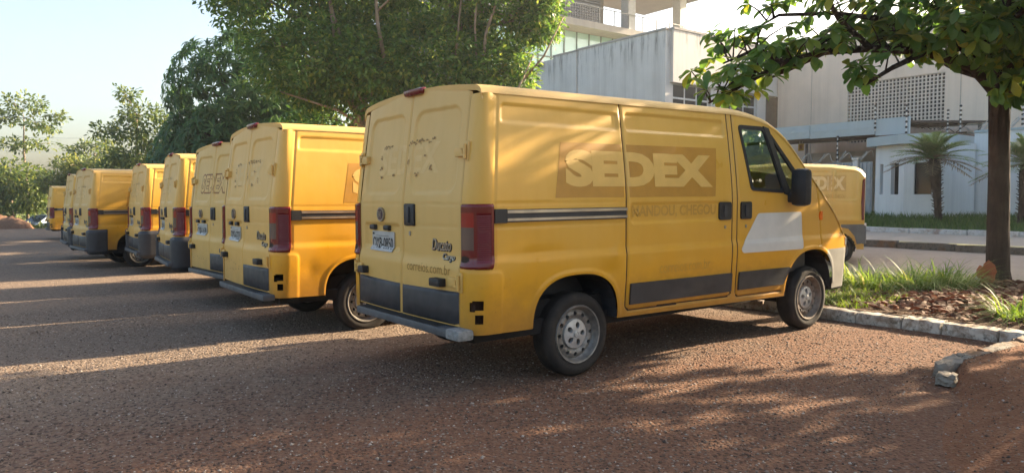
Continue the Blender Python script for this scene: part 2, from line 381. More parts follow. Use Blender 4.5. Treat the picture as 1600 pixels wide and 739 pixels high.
# ---- grit lying loose, thick near the viewer
def scatter_stones(n, zf, seed, amin, amax, qmin, qmax, smin, smax, name, mat, keep=None):
    r = np.random.default_rng(seed); a = r.uniform(amin, amax, n); q = r.uniform(qmin, qmax, n)
    d = np.hypot(a + 2.76, q + 5.07); k = r.random(n) < np.clip(5.5 / d, 0, 1) ** 1.3
    if keep is not None: k &= keep(a, q)
    a, q = a[k], q[k]; m = len(a); z = zf(a, q)
    T = np.array([(1, 0, 0), (-1, 0, 0), (0, 1, 0), (0, -1, 0), (0, 0, 1), (0, 0, -1)], float); Ft = np.array([(0, 2, 4), (2, 1, 4), (1, 3, 4), (3, 0, 4), (2, 0, 5), (1, 2, 5), (3, 1, 5), (0, 3, 5)])
    s = r.uniform(smin, smax, m) * (.6 + .8 * r.random(m) ** 3); P = T[None] * (s[:, None, None] * r.uniform(.55, 1.2, (m, 6, 3))); P[:, :, 2] *= .6
    an = r.uniform(0, 6.28, m); ca, sa = np.cos(an), np.sin(an); x = P[:, :, 0] * ca[:, None] - P[:, :, 1] * sa[:, None]; y = P[:, :, 0] * sa[:, None] + P[:, :, 1] * ca[:, None]
    cx = O2[0] + FV[0] * a + LV[0] * q; cy = O2[1] + FV[1] * a + LV[1] * q
    V = np.stack([x + cx[:, None], y + cy[:, None], P[:, :, 2] + (z + s * .15)[:, None]], -1).reshape(-1, 3)
    o = link(name, mesh_np(name, V, (Ft[None] + 6 * np.arange(m)[:, None, None]).reshape(-1, 3)), mat); o['kind'] = 'stuff'; return o
t = NT("loose_grit"); g_ = t.new("ShaderNodeNewGeometry"); rr_ = g_.outputs['Random Per Island']
t.set(Base_Color=t.ramp(rr_, [(0, (.035, .028, .022)), (.35, (.11, .065, .042)), (.6, (.20, .135, .09)), (.82, (.30, .235, .18)), (1, (.45, .39, .33))]), Roughness=.9); M['grit'] = t.m
scatter_stones(90000, zpark, 11, -3, 6, -5, 6, .0045, .012, "gravel", M['grit'], lambda a, q: (q > bank_edge(a)) & (a < 4.9))
scatter_stones(9000, zbank, 12, -1.5, 4.9, -5, -2.6, .004, .012, "bank_gravel", M['grit'], lambda a, q: q < bank_edge(a) - .05)
# ================================================================ buildings
def T(name, label, cat, a, q, z, rot=0.0, group=None): 
    o = thing(name, label, cat, W(a, q, z), RZ + rot, group); o['_a'] = a; o['_q'] = q; o['_z'] = z; return o
def B(mb, name, mat, parent, **k): return mb.build(name, mat, parent, org=(parent['_a'], parent['_q'], parent['_z']), **k)
def wallmat(name, c, stain, amt, rough=.9, zt=None):
    """plaster with rain streaks running down"""
    t = NT(name); v = t.co(); n = t.noise(v, .8, 5, .6); s1 = t.noise(t.map(v, (2.6, 2.6, .10)), 1.0, 6, .72); s2 = t.noise(t.map(v, (9, 9, .25)), 1.0, 4, .7); f = t.noise(v, 14, 4, .6)
    base = t.mix(t.ramp(n, [(.3, 0.0), (.7, 1.0)]), tuple(x * .92 for x in c), tuple(min(1, x * 1.05) for x in c))
    base = t.mix(t.ramp(s1, [(.46, 0.0), (.76, amt)]), base, stain); base = t.mix(t.ramp(s2, [(.55, 0.0), (.8, amt * .5)]), base, stain)
    if zt is not None:
        P = t.new("ShaderNodeSeparateXYZ"); t.l.new(v, P.inputs[0])
        k = t.math('MULTIPLY', t.math('SUBTRACT', P.outputs[2], zt - 1.1), .9, True); k = t.math('MULTIPLY', k, t.ramp(t.noise(t.map(v, (3.2, 3.2, .35)), 1.0, 6, .75), [(.5, 0.0), (.66, 1.0)]))
        base = t.mix(t.math('MULTIPLY', k, .8), base, (.07, .07, .065))
    t.set(Base_Color=base, Roughness=rough, Specular_IOR_Level=.2); t.bump(f, .15, .02); return t.m
M['graywall'] = wallmat("grey_rendered_wall", (.66, .64, .61), (.34, .33, .32), .5, zt=8.3)
M['sidewall'] = wallmat("pale_rendered_wall", (.66, .63, .59), (.36, .34, .32), .3, zt=8.6)
M['cream'] = wallmat("cream_wall", (.75, .62, .50), (.46, .38, .31), .35)
M['bluewall'] = wallmat("pale_blue_wall", (.66, .70, .72), (.30, .35, .39), .35)
M['fascia'] = wallmat("blue_grey_sheet_metal", (.36, .45, .49), (.25, .31, .33), .3, .5)
M['gatepaint'] = simple("gate_paint", (.28, .33, .37), .5, .1, var=.12)
M['frame_white'] = simple("white_window_frame", (.62, .62, .60), .5)
M['winpane'] = None
t = NT("dark_window_pane"); t.set(Base_Color=(.025, .030, .033), Roughness=.12, Specular_IOR_Level=.35); M['winpane'] = t.m
t = NT("aqua_glass_pane"); n = t.noise(t.co(), .5, 2); t.set(Base_Color=t.ramp(n, [(.3, (.36, .60, .56)), (.7, (.50, .72, .68))]), Roughness=.06, Specular_IOR_Level=.9, Coat_Weight=.5); M['aqua'] = t.m
M['concrete'] = wallmat("raw_concrete", (.40, .38, .36), (.25, .24, .23), .4)
M['soffit'] = wallmat("grey_soffit", (.27, .26, .255), (.28, .26, .25), .2)
M['louvre'] = simple("tan_louvre", (.36, .27, .21), .7); M['louvre2'] = simple("grey_louvre", (.22, .23, .25), .6)
M['rail'] = simple("railing_steel", (.25, .26, .27), .5, .4); M['tile'] = simple("column_tile", (.46, .47, .48), .4, var=.08)
M['carport'] = simple("carport_roof_sheet", (.06, .045, .04), .8, var=.3)
M['wire'] = simple("galvanised_wire", (.45, .45, .44), .55, .3)
# -- grey block beside the street
gb = T("office_building", "grey rendered block with rain streaks and ribbon windows behind the vans", "building", 21.9, 16.67, 0)
m = MB(); m.box(21.9, 22.2, 16.67, 22.40, 0, 8.71); m.box(21.82, 22.2, 22.42, 24.2, 0, 8.66); m.box(21.9, 22.2, 24.22, 25.6, 0, 8.58); m.box(21.9, 22.2, 25.62, 31, 0, 8.16); B(m, "front_wall", M['graywall'], gb)
m = MB(); m.box(21.86, 22.24, 16.63, 22.44, 8.713, 8.80); m.box(21.78, 22.24, 22.46, 24.2, 8.663, 8.74); m.box(21.86, 22.24, 25.6, 31, 8.163, 8.24); B(m, "coping", M['concrete'], gb)
m = MB(); m.box(22.203, 30.3, 16.50, 16.8, 6.46, 8.74); m.box(22.203, 30.3, 16.67, 16.9, 0, 4.9); m.box(24.93, 25.65, 16.58, 16.9, 4.9, 6.46); m.box(28.55, 29.25, 16.62, 16.9, 4.9, 6.46); m.box(22.203, 22.4, 16.67, 16.9, 4.9, 6.46); m.box(22.4, 30.3, 22, 22.2, 0, 8.6); B(m, "side_wall", M['sidewall'], gb)
m = MB(); m.box(22.203, 30.3, 16.46, 22.2, 8.743, 8.84); B(m, "roof", M['concrete'], gb)
m = MB(); m.box(22.4, 24.93, 17.6, 17.7, 4.9, 6.46); m.box(25.65, 28.55, 17.6, 17.7, 4.9, 6.46); B(m, "curtain", simple("grey_curtain", (.16, .17, .18), .9, var=.5, scale=9), gb)
for w0_, w1_ in ((22.4, 24.93), (25.65, 28.55)):
    f = MB(); nP = 3; f.box(w0_, w1_, 16.74, 16.80, 6.40, 6.455); f.box(w0_, w1_, 16.72, 16.82, 5.78, 5.86); f.box(w0_, w1_, 16.74, 16.80, 4.905, 4.96)
    for k in range(nP + 1): f.box(w0_ + (w1_ - w0_ - .07) * k / nP, w0_ + (w1_ - w0_ - .07) * k / nP + .07, 16.735, 16.805, 4.96, 6.40)
    fo = B(f, "window", M['frame_white'], gb)
    for k in range(nP):
        for z0_, z1_ in ((4.96, 5.78), (5.86, 6.40)):
            x0_ = w0_ + (w1_ - w0_ - .07) * k / nP + .07; x1_ = w0_ + (w1_ - w0_ - .07) * (k + 1) / nP
            pm = MB(); pm.box(x0_, x1_, 16.765, 16.775, z0_, z1_); po = pm.build("pane", M['winpane'], fo, org=(21.9, 16.67, 0))
m = MB(); m.box(28.9, 31.2, 17.1, 17.5, 0, 8.74); m.box(29.45, 30.25, 17.07, 17.10, 3.2, 6.35); B(m, "recess", simple("dark_recess", (.10, .095, .09), .8), gb)
sc = T("security_camera", "small white dome camera on the top of the grey streaked wall", "camera", 21.7, 25.1, 8.3)
m = MB(); m.box(21.62, 21.88, 25.02, 25.18, 8.42, 8.60, .03); B(m, "bracket", M['frame_white'], sc); m = MB(); m.lathe([(.0, 8.22), (.10, 8.26), (.15, 8.36), (.15, 8.44)], c=(21.62, 25.1, 0), axis='z', n=16); B(m, "dome", M['black'], sc, smooth=True)
# -- cream hall with the pierced block screen
cb = T("cream_building", "cream rendered hall with a large pierced block screen above the carport", "building", 30, 10, 0)
m = MB(); m.box(30, 30.35, 12.82, 16.44, 0, 8.8); m.box(30, 30.35, -14, 8.62, 0, 8.8); m.box(30, 30.35, 8.62, 12.82, 6.62, 8.8); m.box(30, 30.35, 8.62, 12.82, 0, 3.9); m.box(30.35, 44, 16.2, 16.44, 0, 8.8); B(m, "wall", M['cream'], cb)
m = MB(); m.box(29.9, 44, -14, 16.48, 8.803, 8.95); B(m, "roof", M['concrete'], cb)
m = MB(); m.box(29.985, 30.0, 14.6, 14.62, 0, 8.8); m.box(29.985, 30.0, 8.0, 8.03, 0, 8.8); B(m, "joint", simple("joint_line", (.42, .36, .30), .9), cb)
m = MB(); nc, nr_ = 27, 17; pw, ph = 4.20 / nc, 2.72 / nr_
for i in range(nc + 1): m.box(30.03, 30.09, 8.62 + i * pw - .024, 8.62 + i * pw + .024, 3.9, 6.62)
for j in range(nr_ + 1): m.box(30.036, 30.084, 8.62, 12.82, 3.9 + j * ph - .023, 3.9 + j * ph + .023)
so = B(m, "breeze_block_screen", wallmat("breeze_block", (.68, .61, .53), (.40, .35, .30), .3), cb); so['kind'] = 'stuff'
m = MB(); m.box(30.42, 30.5, 8.3, 13.1, 3.6, 6.9); B(m, "hole_shade_sheet", simple("painted_hole_shade", (.022, .019, .017), .9, var=.6, scale=.7), cb)  # near-black sheet behind the screen; the shade in its holes is painted by colour
# -- tall block behind
tb = T("tower_block", "tall office block with aqua glass, a balcony and a deep flat canopy", "building", 24, 27, 0)
m = MB(); m.box(20, 27.6, 28.6, 40, 0, 24); m.box(27.6, 30.2, 29.2, 40, 0, 24); m.box(30.2, 44, 30.5, 40, 0, 11.3); B(m, "wall", M['soffit'], tb)
m = MB(); m.box(19, 38.5, 26.9, 30, 11.36, 11.74); B(m, "balcony_slab", M['concrete'], tb)
for k in range(5, 24):
    for z0_, z1_ in ((4.6, 7.9), (7.96, 9.6), (9.66, 11.34)):
        pm = MB(); pm.box(15 + k + .03, 16 + k - .03, 28.2, 28.25, z0_, z1_); B(pm, "pane", M['aqua'], tb)
m = MB(); m.box(20, 39, 28.26, 28.4, 4, 11.35)
for k in range(5, 25): m.box(15 + k - .03, 15 + k + .03, 28.14, 28.26, 4.6, 11.34)
for z in (7.93, 9.63): m.box(20, 39, 28.12, 28.262, z - .03, z + .03)
B(m, "mullion", simple("mullion_grey", (.16, .20, .20), .5), tb)
m = MB()
for k in range(44): m.box(20, 25.7, 28.3 , 28.42, 11.9 + k * .16, 11.9 + k * .16 + .09)
for k in range(5): m.box(20 + k * 1.3, 20.08 + k * 1.3, 28.2, 28.5, 11.8, 19)
B(m, "louvre", M['louvre'], tb)
m = MB()
for k in range(44): m.box(25.8, 29.2, 28.4 , 28.52, 11.9 + k * .16, 11.9 + k * .16 + .10)
B(m, "louvre", M['louvre2'], tb)
m = MB()
for k in range(30): m.box(22 + k * .19, 22.04 + k * .19, 26.98, 27.02, 11.74, 12.62)
m.box(22, 27.7, 26.96, 27.04, 12.62, 12.68)
for k in range(9): m.box(27.7 + k * 1.25, 27.74 + k * 1.25, 26.97, 27.03, 11.74, 12.62)
m.box(27.7, 38, 26.975, 27.025, 12.62, 12.66); B(m, "railing", M['rail'], tb)
for a_ in (30.3, 35.1):
    m = MB(); m.box(a_, a_ + .62, 27.1, 27.75, 11.742, 15.6); m.box(a_ - .002, a_ + .622, 27.098, 27.752, 12.9, 12.93); m.box(a_ - .002, a_ + .622, 27.098, 27.752, 14.1, 14.13); B(m, "column", M['tile'], tb)
m = MB(); m.box(27.4, 39.6, 22, 34.5, 15.45, 17.6); B(m, "canopy", M['soffit'], tb)
# -- street wall, guardhouse, gate, carport
wl_ = T("street_wall", "pale blue street wall topped by coiled razor wire, right of the guardhouse", "wall", 21.5, 0, .75)
m = MB(); m.box(21.5, 21.7, -16, 4.2, .5, 3.33); B(m, "wall", M['bluewall'], wl_); m = MB(); m.box(21.46, 21.74, -16, 4.2, 3.333, 3.40); B(m, "coping", M['fascia'], wl_)
gh = T("guardhouse", "pale blue guardhouse with narrow dark windows and a flat overhanging roof", "guardhouse", 20.2, 5.4, .75)
plan = [(21.5, 6.75), (20.45, 6.62), (19.95, 5.50), (20.15, 4.55), (21.4, 4.12), (23, 4.12), (23, 6.75)]
def face_wall(mb, p0, p1, z0, z1, wins=(), th=.14):
    """wall from p0 to p1 (a,q) with window openings given as (s0,s1,z0,z1) in metres along"""
    d = Vector((p1[0] - p0[0], p1[1] - p0[1], 0)); Ln = d.length; d.normalize(); n = Vector((-d.y, d.x, 0))
    def blk(s0, s1, za, zb):
        b = [Vector((p0[0], p0[1], 0)) + d * s0, Vector((p0[0], p0[1], 0)) + d * s1]; b += [b[1] + n * th, b[0] + n * th]
        mb.prism([(v.x, v.y) for v in b], za, zb)
    s = 0
    for s0, s1, za, zb in wins: blk(s, s0, z0, z1); blk(s0, s1, z0, za); blk(s0, s1, zb, z1); s = s1
    blk(s, Ln, z0, z1)
m = MB(); face_wall(m, plan[1], plan[0], .5, 3.0, th=-.14); face_wall(m, plan[2], plan[1], .5, 3.0, [(.22, .54, 1.49, 2.44), (.88, 1.02, 1.49, 2.44)], -.14); face_wall(m, plan[3], plan[2], .5, 3.0, [(.22, .70, 1.49, 2.44)], -.14); face_wall(m, plan[4], plan[3], .5, 3.0, th=-.14); B(m, "wall", M['bluewall'], gh)
m = MB(); m.prism([(a_ + .3, q_) for a_, q_ in plan], .5, 2.99); B(m, "window", M['winpane'], gh)
m = MB(); m.prism([(22, 7.0), (20.3, 6.85), (19.65, 5.55), (19.85, 4.75), (21.3, 4.5), (23, 4.5), (23, 7.0)], 3.0, 3.28); B(m, "roof", M['fascia'], gh)
gt = T("metal_gate", "grey ribbed metal gate between the guardhouse and a white post", "gate", 20.6, 7.8, .6)
for q0_, q1_ in ((6.80, 7.22), (7.42, 8.55), (8.6, 9.7), (9.75, 10.9)):
    m = MB(); m.box(20.60, 20.63, q0_, q1_, .62, 2.55); B(m, "gate_panel", M['gatepaint'], gt)
    nn = max(3, int((q1_ - q0_) / .11))
    for k in range(nn):
        qq = q0_ + (q1_ - q0_) * (k + .5) / nn
        for z0_, z1_ in ((.66, 1.25), (1.85, 2.52)): m = MB(); m.box(20.57, 20.60, qq - .028, qq + .028, z0_, z1_); B(m, "slat", M['gatepaint'], gt)
    for k in range(6): m = MB(); m.box(20.57, 20.60, q0_ + .03, q1_ - .03, 1.29 + k * .095, 1.34 + k * .095); B(m, "slat", M['gatepaint'], gt)
gp = T("gate_post", "short white post standing between the two gate leaves", "post", 20.55, 7.32, .6)
m = MB(); m.box(20.5, 20.7, 7.24, 7.40, .6, 2.62); B(m, "shaft", M['frame_white'], gp); m = MB(); m.box(20.47, 20.73, 7.21, 7.43, 2.623, 2.69); B(m, "cap", M['frame_white'], gp)
cp = T("carport", "carport with a long blue grey fascia and dark trussed roof beside the guardhouse", "carport", 20.5, 8.5, 0)
for q0_, q1_, z0_ in ((6.70, 8.9, 3.40), (8.92, 11.2, 3.42), (11.22, 14.5, 3.42)):
    m = MB(); m.box(20.45, 20.52, q0_, q1_, z0_, 3.87); nn = 3
    for k in range(nn):   # pressed diamonds in the sheet
        qa, qb = q0_ + (q1_ - q0_) * k / nn, q0_ + (q1_ - q0_) * (k + 1) / nn; qc, zc_ = (qa + qb) / 2, (z0_ + 3.87) / 2
        m.add([(20.449, qa, zc_), (20.449, qb, zc_), (20.449, qc, z0_ + .01), (20.449, qc, 3.86), (20.432, qc, zc_)], [(0, 2, 4), (2, 1, 4), (1, 3, 4), (3, 0, 4)])
    B(m, "fascia", M['fascia'], cp)
m = MB(); m.box(20.46, 20.53, 5.62, 6.66, 3.36, 3.88); B(m, "fascia", M['fascia'], cp)
m = MB(); m.add([(20.53, 6.7, 3.80), (20.53, 14.5, 3.80), (29.5, 14.5, 4.35), (29.5, 6.7, 4.35), (20.53, 6.7, 3.86), (20.53, 14.5, 3.86), (29.5, 14.5, 4.41), (29.5, 6.7, 4.41)], [(0, 1, 2, 3), (4, 7, 6, 5), (0, 4, 5, 1), (1, 5, 6, 2), (2, 6, 7, 3), (3, 7, 4, 0)]); B(m, "roof", M['carport'], cp)
for k in range(6):
    a_ = 21.2 + k * 1.6; zt_ = 3.78 + (a_ - 20.53) * .061; m = MB(); m.tube([(a_, 6.8, zt_ - .35), (a_, 14.4, zt_ - .35)], .03, 5); m.tube([(a_, 6.8, zt_ - .03), (a_, 14.4, zt_ - .03)], .03, 5)
    for j in range(19): m.tube([(a_, 6.8 + j * .4, zt_ - (.35 if j % 2 else .03)), (a_, 7.2 + j * .4, zt_ - (.03 if j % 2 else .35))], .018, 4)
    B(m, "truss", M['carport'] if k < 5 else M['frame_white'], cp)
for a_, q_ in ((20.7, 14.4), (29.3, 14.4), (29.3, 7.0), (22.5, 6.85)): m = MB(); m.tube([(a_, q_, .5), (a_, q_, 3.85 + (a_ - 20.5) * .06)], .07, 8); B(m, "post", M['rail'], cp)
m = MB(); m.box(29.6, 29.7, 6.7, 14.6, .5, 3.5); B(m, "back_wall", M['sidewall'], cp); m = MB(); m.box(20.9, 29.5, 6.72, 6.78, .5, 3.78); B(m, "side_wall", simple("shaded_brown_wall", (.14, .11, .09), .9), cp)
ys_ = T("yellow_sign", "small yellow sign hanging under the carport roof", "sign", 24, 11.4, 3.26)
m = MB(); m.box(24, 24.02, 11.3, 11.54, 3.26, 3.54); B(m, "board", simple("sign_yellow", (.60, .42, .06), .6), ys_); m = MB(); m.box(23.99, 24.0, 11.37, 11.47, 3.33, 3.47); B(m, "symbol", M['residue'], ys_)
for q_ in (11.36, 11.48): m = MB(); m.tube([(24.01, q_, 3.54), (24.01, q_, 3.72)], .006, 5); B(m, "hanger", M['wire'], ys_)
def coil(name, label, a, q0, q1, z, r, pitch, z1=None):
    m = MB(); n = int((q1 - q0) / pitch * 14); pts = []; rr = random.Random(name)
    for i in range(n + 1):
        th = 2 * math.pi * i / 14; k = i / n; q = q0 + (q1 - q0) * k + .16 * math.sin(th * .5); R1 = r * (1 + .12 * math.sin(th * .37))
        pts.append((a + R1 * .55 * math.cos(th), q + R1 * .75 * math.cos(th + .8), z + R1 + R1 * math.sin(th)))
    m.tube(pts, .015, 4); m.tube([(a, q0, z + r), (a, q1, z + r)], .007, 4); o = m.build(name, M['wire'], None); o.location = W(0, 0, 0); o.rotation_euler = (0, 0, RZ); return tag(o, label, "razor wire")
coil("razor_wire", "coiled razor wire along the top of the pale blue street wall", 21.58, -13, 4.1, 3.40, .17, .36)
coil("razor_wire", "coiled razor wire along the top of the ribbed gate", 20.62, 6.75, 11, 2.57, .16, .36)
for a_, q_, z0_, z1_, lab in ((20.4, 7.88, 2.56, 3.42, "striped electric fence post on the gate under the carport fascia"), (20.35, 5.66, 3.28, 4.22, "striped electric fence post at the right end of the carport fascia"), (20.35, 6.62, 3.5, 4.3, "electric fence post at the joint of the fascia above the guardhouse"), (21.6, 5.0, 3.40, 4.10, "striped electric fence post on the street wall, lower right of the block screen"), (21.6, 4.64, 3.40, 4.2, "dark electric fence post with insulators on the wall, right of the block screen"), (21.6, 3.0, 3.40, 4.2, "electric fence post on the street wall, just right of the tree trunk")):
    fp = T("fence_post", lab, "fence post", a_, q_, z0_, group="electric fence posts along the street frontage")
    m = MB(); m.tube([(a_, q_, z0_), (a_, q_, z1_)], .018, 6); B(m, "rod", M['frame_white'], fp)
    for k in range(6):
        zz = z0_ + .1 + (z1_ - z0_ - .12) * k / 5; m = MB(); m.lathe([(.018, zz - .035), (.04, zz - .02), (.04, zz + .02), (.018, zz + .035)], c=(a_, q_, 0), axis='z', n=8); B(m, "insulator", M['black'], fp)
# ================================================================ vans
_xs = np.linspace(-.2, 5.2, 541)
_h = np.interp(_xs, [-.2, 0, .1, 2.86, 3.12, 3.42, 3.69, 3.92, 4.03, 4.34, 4.65, 4.85, 4.94, 5.0, 5.05], [2.16, 2.165, 2.17, 2.185, 2.17, 2.115, 1.985, 1.775, 1.67, 1.415, 1.19, .985, .85, .74, .66])
_h = np.convolve(np.pad(_h, 8, 'edge'), np.ones(17) / 17, 'valid')
def hedge(x): return np.interp(x, _xs, _h)
def inset(z): return .085 * np.clip((z - 1.34) / .76, 0, 2) ** 1.35 + .022 * np.clip((.93 - z) / .55, 0, 1) ** 2 - .011 * sstep(.985, .92, z) * sstep(.5, .9, z)
def w0(x):
    x = np.asarray(x, float)
    y = np.full_like(x, .99)
    c = x < .14; t = np.clip((.14 - x) / .14, 0, 1); y = np.where(c, .85 + .14 * np.sqrt(np.clip(1 - t * t, 0, 1)), y)
    f = np.clip((x - 3.95) / .95, 0, 1); y = y - .085 * f ** 2.0
    g = np.clip((x - 4.85) / .2, 0, 1); return y - .30 * (1 - np.sqrt(np.clip(1 - g * g, 0, 1)))
def lean(z): return .10 * np.clip((z - 1.34) / .76, 0, 1.2) ** 1.1 - .022 * sstep(.97, .86, z)
def sd(x, z, kind):  # rounded rectangle etc: signed distance, negative inside
    x0, x1, z0, z1, r = kind
    dx = np.abs(x - (x0 + x1) / 2) - (x1 - x0) / 2 + r; dz = np.abs(z - (z0 + z1) / 2) - (z1 - z0) / 2 + r
    return np.hypot(np.maximum(dx, 0), np.maximum(dz, 0)) + np.minimum(np.maximum(dx, dz), 0) - r
ARCH = [(.93, .42, .42, .378, 2.6), (4.12, .40, .465, .43, 2.3)]
def archd(x, z, k, gr=0.0):
    cx, cz, a, b, n = ARCH[k]; zz = np.maximum(z - cz, 0)
    return (np.abs((x - cx) / (a + gr)) ** n + np.abs(zz / (b + gr)) ** n) ** (1 / n) - 1
def xfd(z): return np.interp(z, [.4, .62, .75, .83, .87, 1.11, 1.41, 2.1], [3.60, 3.70, 3.80, 3.95, 4.28, 4.26, 4.20, 4.1])
DENTS = [(1.22, .80, .10, .07, -.010), (1.33, .95, .05, .09, .007), (.55, .98, .2, .04, -.005), (1.75, 1.02, .10, .2, -.005), (2.2, .86, .25, .05, -.004), (3.3, .60, .2, .06, -.004), (1.7, .42, .4, .03, -.006), (.35, .70, .08, .1, -.006), (2.45, .55, .12, .05, -.006)]
def dside(x, z, detail=True):
    d = np.zeros(np.broadcast(x, z).shape)
    if not detail: return d
    for k in ((.19, 1.40, 1.905, 2.035, .03), (1.485, 2.74, 1.905, 2.045, .03)):
        d -= .011 * sstep(.004, -.007, sd(x, z, k))
    d -= .008 * sstep(.003, -.006, sd(x, z, (1.485, 2.74, 1.165, 1.325, .03)))
    m = (x > .16) & (x < 1.43)
    d -= np.where(m, .006 * np.exp(-((z - 1.335) / .006) ** 2) + .004 * np.exp(-((z - 1.175) / .008) ** 2), 0)
    d -= .007 * np.exp(-((x - .15) / .006) ** 2) * (z > .9)
    d += .006 * sstep(.005, -.012, sd(x, z, (-.3, .235, .3, .875, .05)))
    for k in (0, 1):
        a = archd(x, z, k); d += .006 * sstep(.11, .06, a) * sstep(-.02, .02, a) * (z > .44)
    # shut lines
    g = np.minimum(np.abs(sd(x, z, (1.44, 2.80, .469, 2.2, .05))), np.abs(sd(x, z, (2.873, 9, .451, 2.2, .05))) + 10 * (x > 3.6))
    g = np.minimum(g, np.abs(x - xfd(z)) + 10 * ((z < .86) | (z > 1.9)))
    d -= .012 * sstep(.016, .002, g)
    for cx, cz, a, b, h in DENTS: d += h * np.exp(-((x - cx) / a) ** 2 - ((z - cz) / b) ** 2)
    d += .0022 * np.sin(x * 3.1 + z * 2.0) * np.sin(z * 4.3 + x * 1.7)
    return d
def zmap(x, z0):
    zt = hedge(x) - .065; zb = .435 - .045 * np.clip(x / 4, 0, 1)
    return np.where(z0 > .75, .75 + (z0 - .75) * (zt - .75) / 1.35, .75 - (.75 - z0) * (.75 - zb) / .365)
def side_pos(x, z, s=-1, off=0.0, detail=True, flat=None):
    """point on the flank (s=-1 right); flat 0..1 = the strip beside the rear door instead of x"""
    x = np.asarray(x, float); z = np.asarray(z, float)
    k = sstep(0, .14, x); ins = inset(z) * (.15 + .85 * k)
    y = w0(x) - ins + dside(x, z, detail)
    n = np.clip((.14 - x) / .14, 0, 1)
    if flat is not None:
        y = np.where(flat < 1, .812 + (.85 - .812) * flat - .15 * inset(z), y)
        n = np.where(flat < 1, 1.0, n)
    ox = lean(z) * np.clip(1 - x / 1.3, 0, 1)
    ny = np.sqrt(1 - n * n)
    return np.stack([x + ox - off * n, s * (y + off * ny), z], -1)
def uniq(a, ins):
    a = np.array(a); ins = np.array(ins)
    keep = np.min(np.abs(a[:, None] - ins[None, :]), 1) > .0045
    return np.sort(np.concatenate([a[keep], ins]))
WIN = [(2.965, 2.01), (3.33, 2.01), (3.45, 1.94), (3.87, 1.55), (3.95, 1.42), (3.95, 1.33), (3.80, 1.305), (3.645, 1.41), (3.085, 1.44)]
def inpoly(x, z, poly):
    r = np.zeros(np.broadcast(x, z).shape, bool); n = len(poly)
    for i in range(n):
        x0, z0 = poly[i]; x1, z1 = poly[(i + 1) % n]
        c = ((z0 > z) != (z1 > z)) & (x < (x1 - x0) * (z - z0) / ((z1 - z0) if abs(z1 - z0) > 1e-9 else 1e-9) + x0); r ^= c
    return r
HOLES = [[(.012, .60), (.075, .605), (.085, .645), (.075, .672), (.02, .668), (.012, .64)], [(.03, .515), (.08, .512), (.088, .55), (.078, .575), (.03, .572)]]
def sub(name, V, F, mask, mats, parent, mi=None, smooth=True):
    """keep the faces in mask as one object"""
    f = F[mask]; ids, inv = np.unique(f.ravel(), return_inverse=True)
    me = mesh_np(name, V[ids], inv.reshape(f.shape), smooth)
    o = link(name, me, mats, parent)
    if mi is not None: me.polygons.foreach_set("material_index", mi[mask].astype(np.int32))
    return o
def bis(bm, us, vs):
    for u in us: bmesh.ops.bisect_plane(bm, geom=bm.verts[:] + bm.edges[:] + bm.faces[:], plane_co=(u, 0, 0), plane_no=(1, 0, 0))
    for v in vs: bmesh.ops.bisect_plane(bm, geom=bm.verts[:] + bm.edges[:] + bm.faces[:], plane_co=(0, v, 0), plane_no=(0, 1, 0))
def cut(bm, u0, u1):
    bis(bm, (u0, u1), ())
    bmesh.ops.delete(bm, geom=[f for f in bm.faces if u0 < f.calc_center_median().x < u1], context='FACES')
def poly_bm(polys, step=.12, cutg=None):
    bm = bmesh.new()
    for p in polys:
        if isinstance(p, tuple) and p[0] == 'raw':
            vs = [bm.verts.new((x, y, 0)) for x, y in p[1]]
            for f in p[2]:
                try: bm.faces.new([vs[i] for i in f])
                except Exception: pass
        else: bm.faces.new([bm.verts.new((x, y, 0)) for x, y in p])
    xs = [v.co.x for v in bm.verts]; ys = [v.co.y for v in bm.verts]
    big = [f for f in bm.faces if len(f.verts) > 4]
    if big: bmesh.ops.triangulate(bm, faces=big)
    if step: bis(bm, np.arange(min(xs) + step / 2, max(xs), step), np.arange(min(ys) + step / 2, max(ys), step))
    if cutg: cut(bm, *cutg)
    return bm
def patch(name, polys, mapper, mat, parent, off=.003, depth=.0, step=.12, cutg=None, smooth=False):
    """flat shapes laid on a curved surface; mapper(u, v, off) -> xyz"""
    bm = poly_bm(polys, step, cutg)
    uv = np.array([v.co[:2] for v in bm.verts])
    top = mapper(uv[:, 0], uv[:, 1], off)
    bm.verts.ensure_lookup_table(); bm.verts.index_update()
    if depth:
        low = mapper(uv[:, 0], uv[:, 1], off - depth)
        bed = [e for e in bm.edges if e.is_boundary]; dup = {}
        for e in bed:
            for v in e.verts:
                if v.index not in dup: dup[v.index] = None
        for i in dup: dup[i] = bm.verts.new(low[i])
        nb = len(uv); vl = bm.verts[:nb] if False else list(bm.verts)[:nb]
        for e in bed:
            a, b = e.verts
            try: bm.faces.new((a, b, dup[b.index], dup[a.index]))
            except Exception: pass
    for i, v in enumerate(list(bm.verts)[:len(uv)]): v.co = top[i]
    bmesh.ops.recalc_face_normals(bm, faces=bm.faces[:])
    me = bpy.data.meshes.new(name); bm.to_mesh(me); bm.free()
    if smooth: me.polygons.foreach_set("use_smooth", np.ones(len(me.polygons), bool))
    return link(name, me, mat, parent)
def rnd(pts, r=.03, n=4):
    """polygon with rounded corners"""
    out = []; m = len(pts)
    for i in range(m):
        p, a, b = Vector(pts[i]), Vector(pts[i - 1]), Vector(pts[(i + 1) % m])
        d0 = (a - p); d1 = (b - p); k = min(r, d0.length * .45, d1.length * .45)
        s, e = p + d0.normalized() * k, p + d1.normalized() * k
        for j in range(n + 1):
            tt = j / n; out.append(((1 - tt) ** 2 * s + 2 * tt * (1 - tt) * p + tt * tt * e)[:2])
    return out
def rrect(u0, u1, v0, v1, r=.02, n=4): return rnd([(u0, v0), (u1, v0), (u1, v1), (u0, v1)], r, n)
_txt = {}
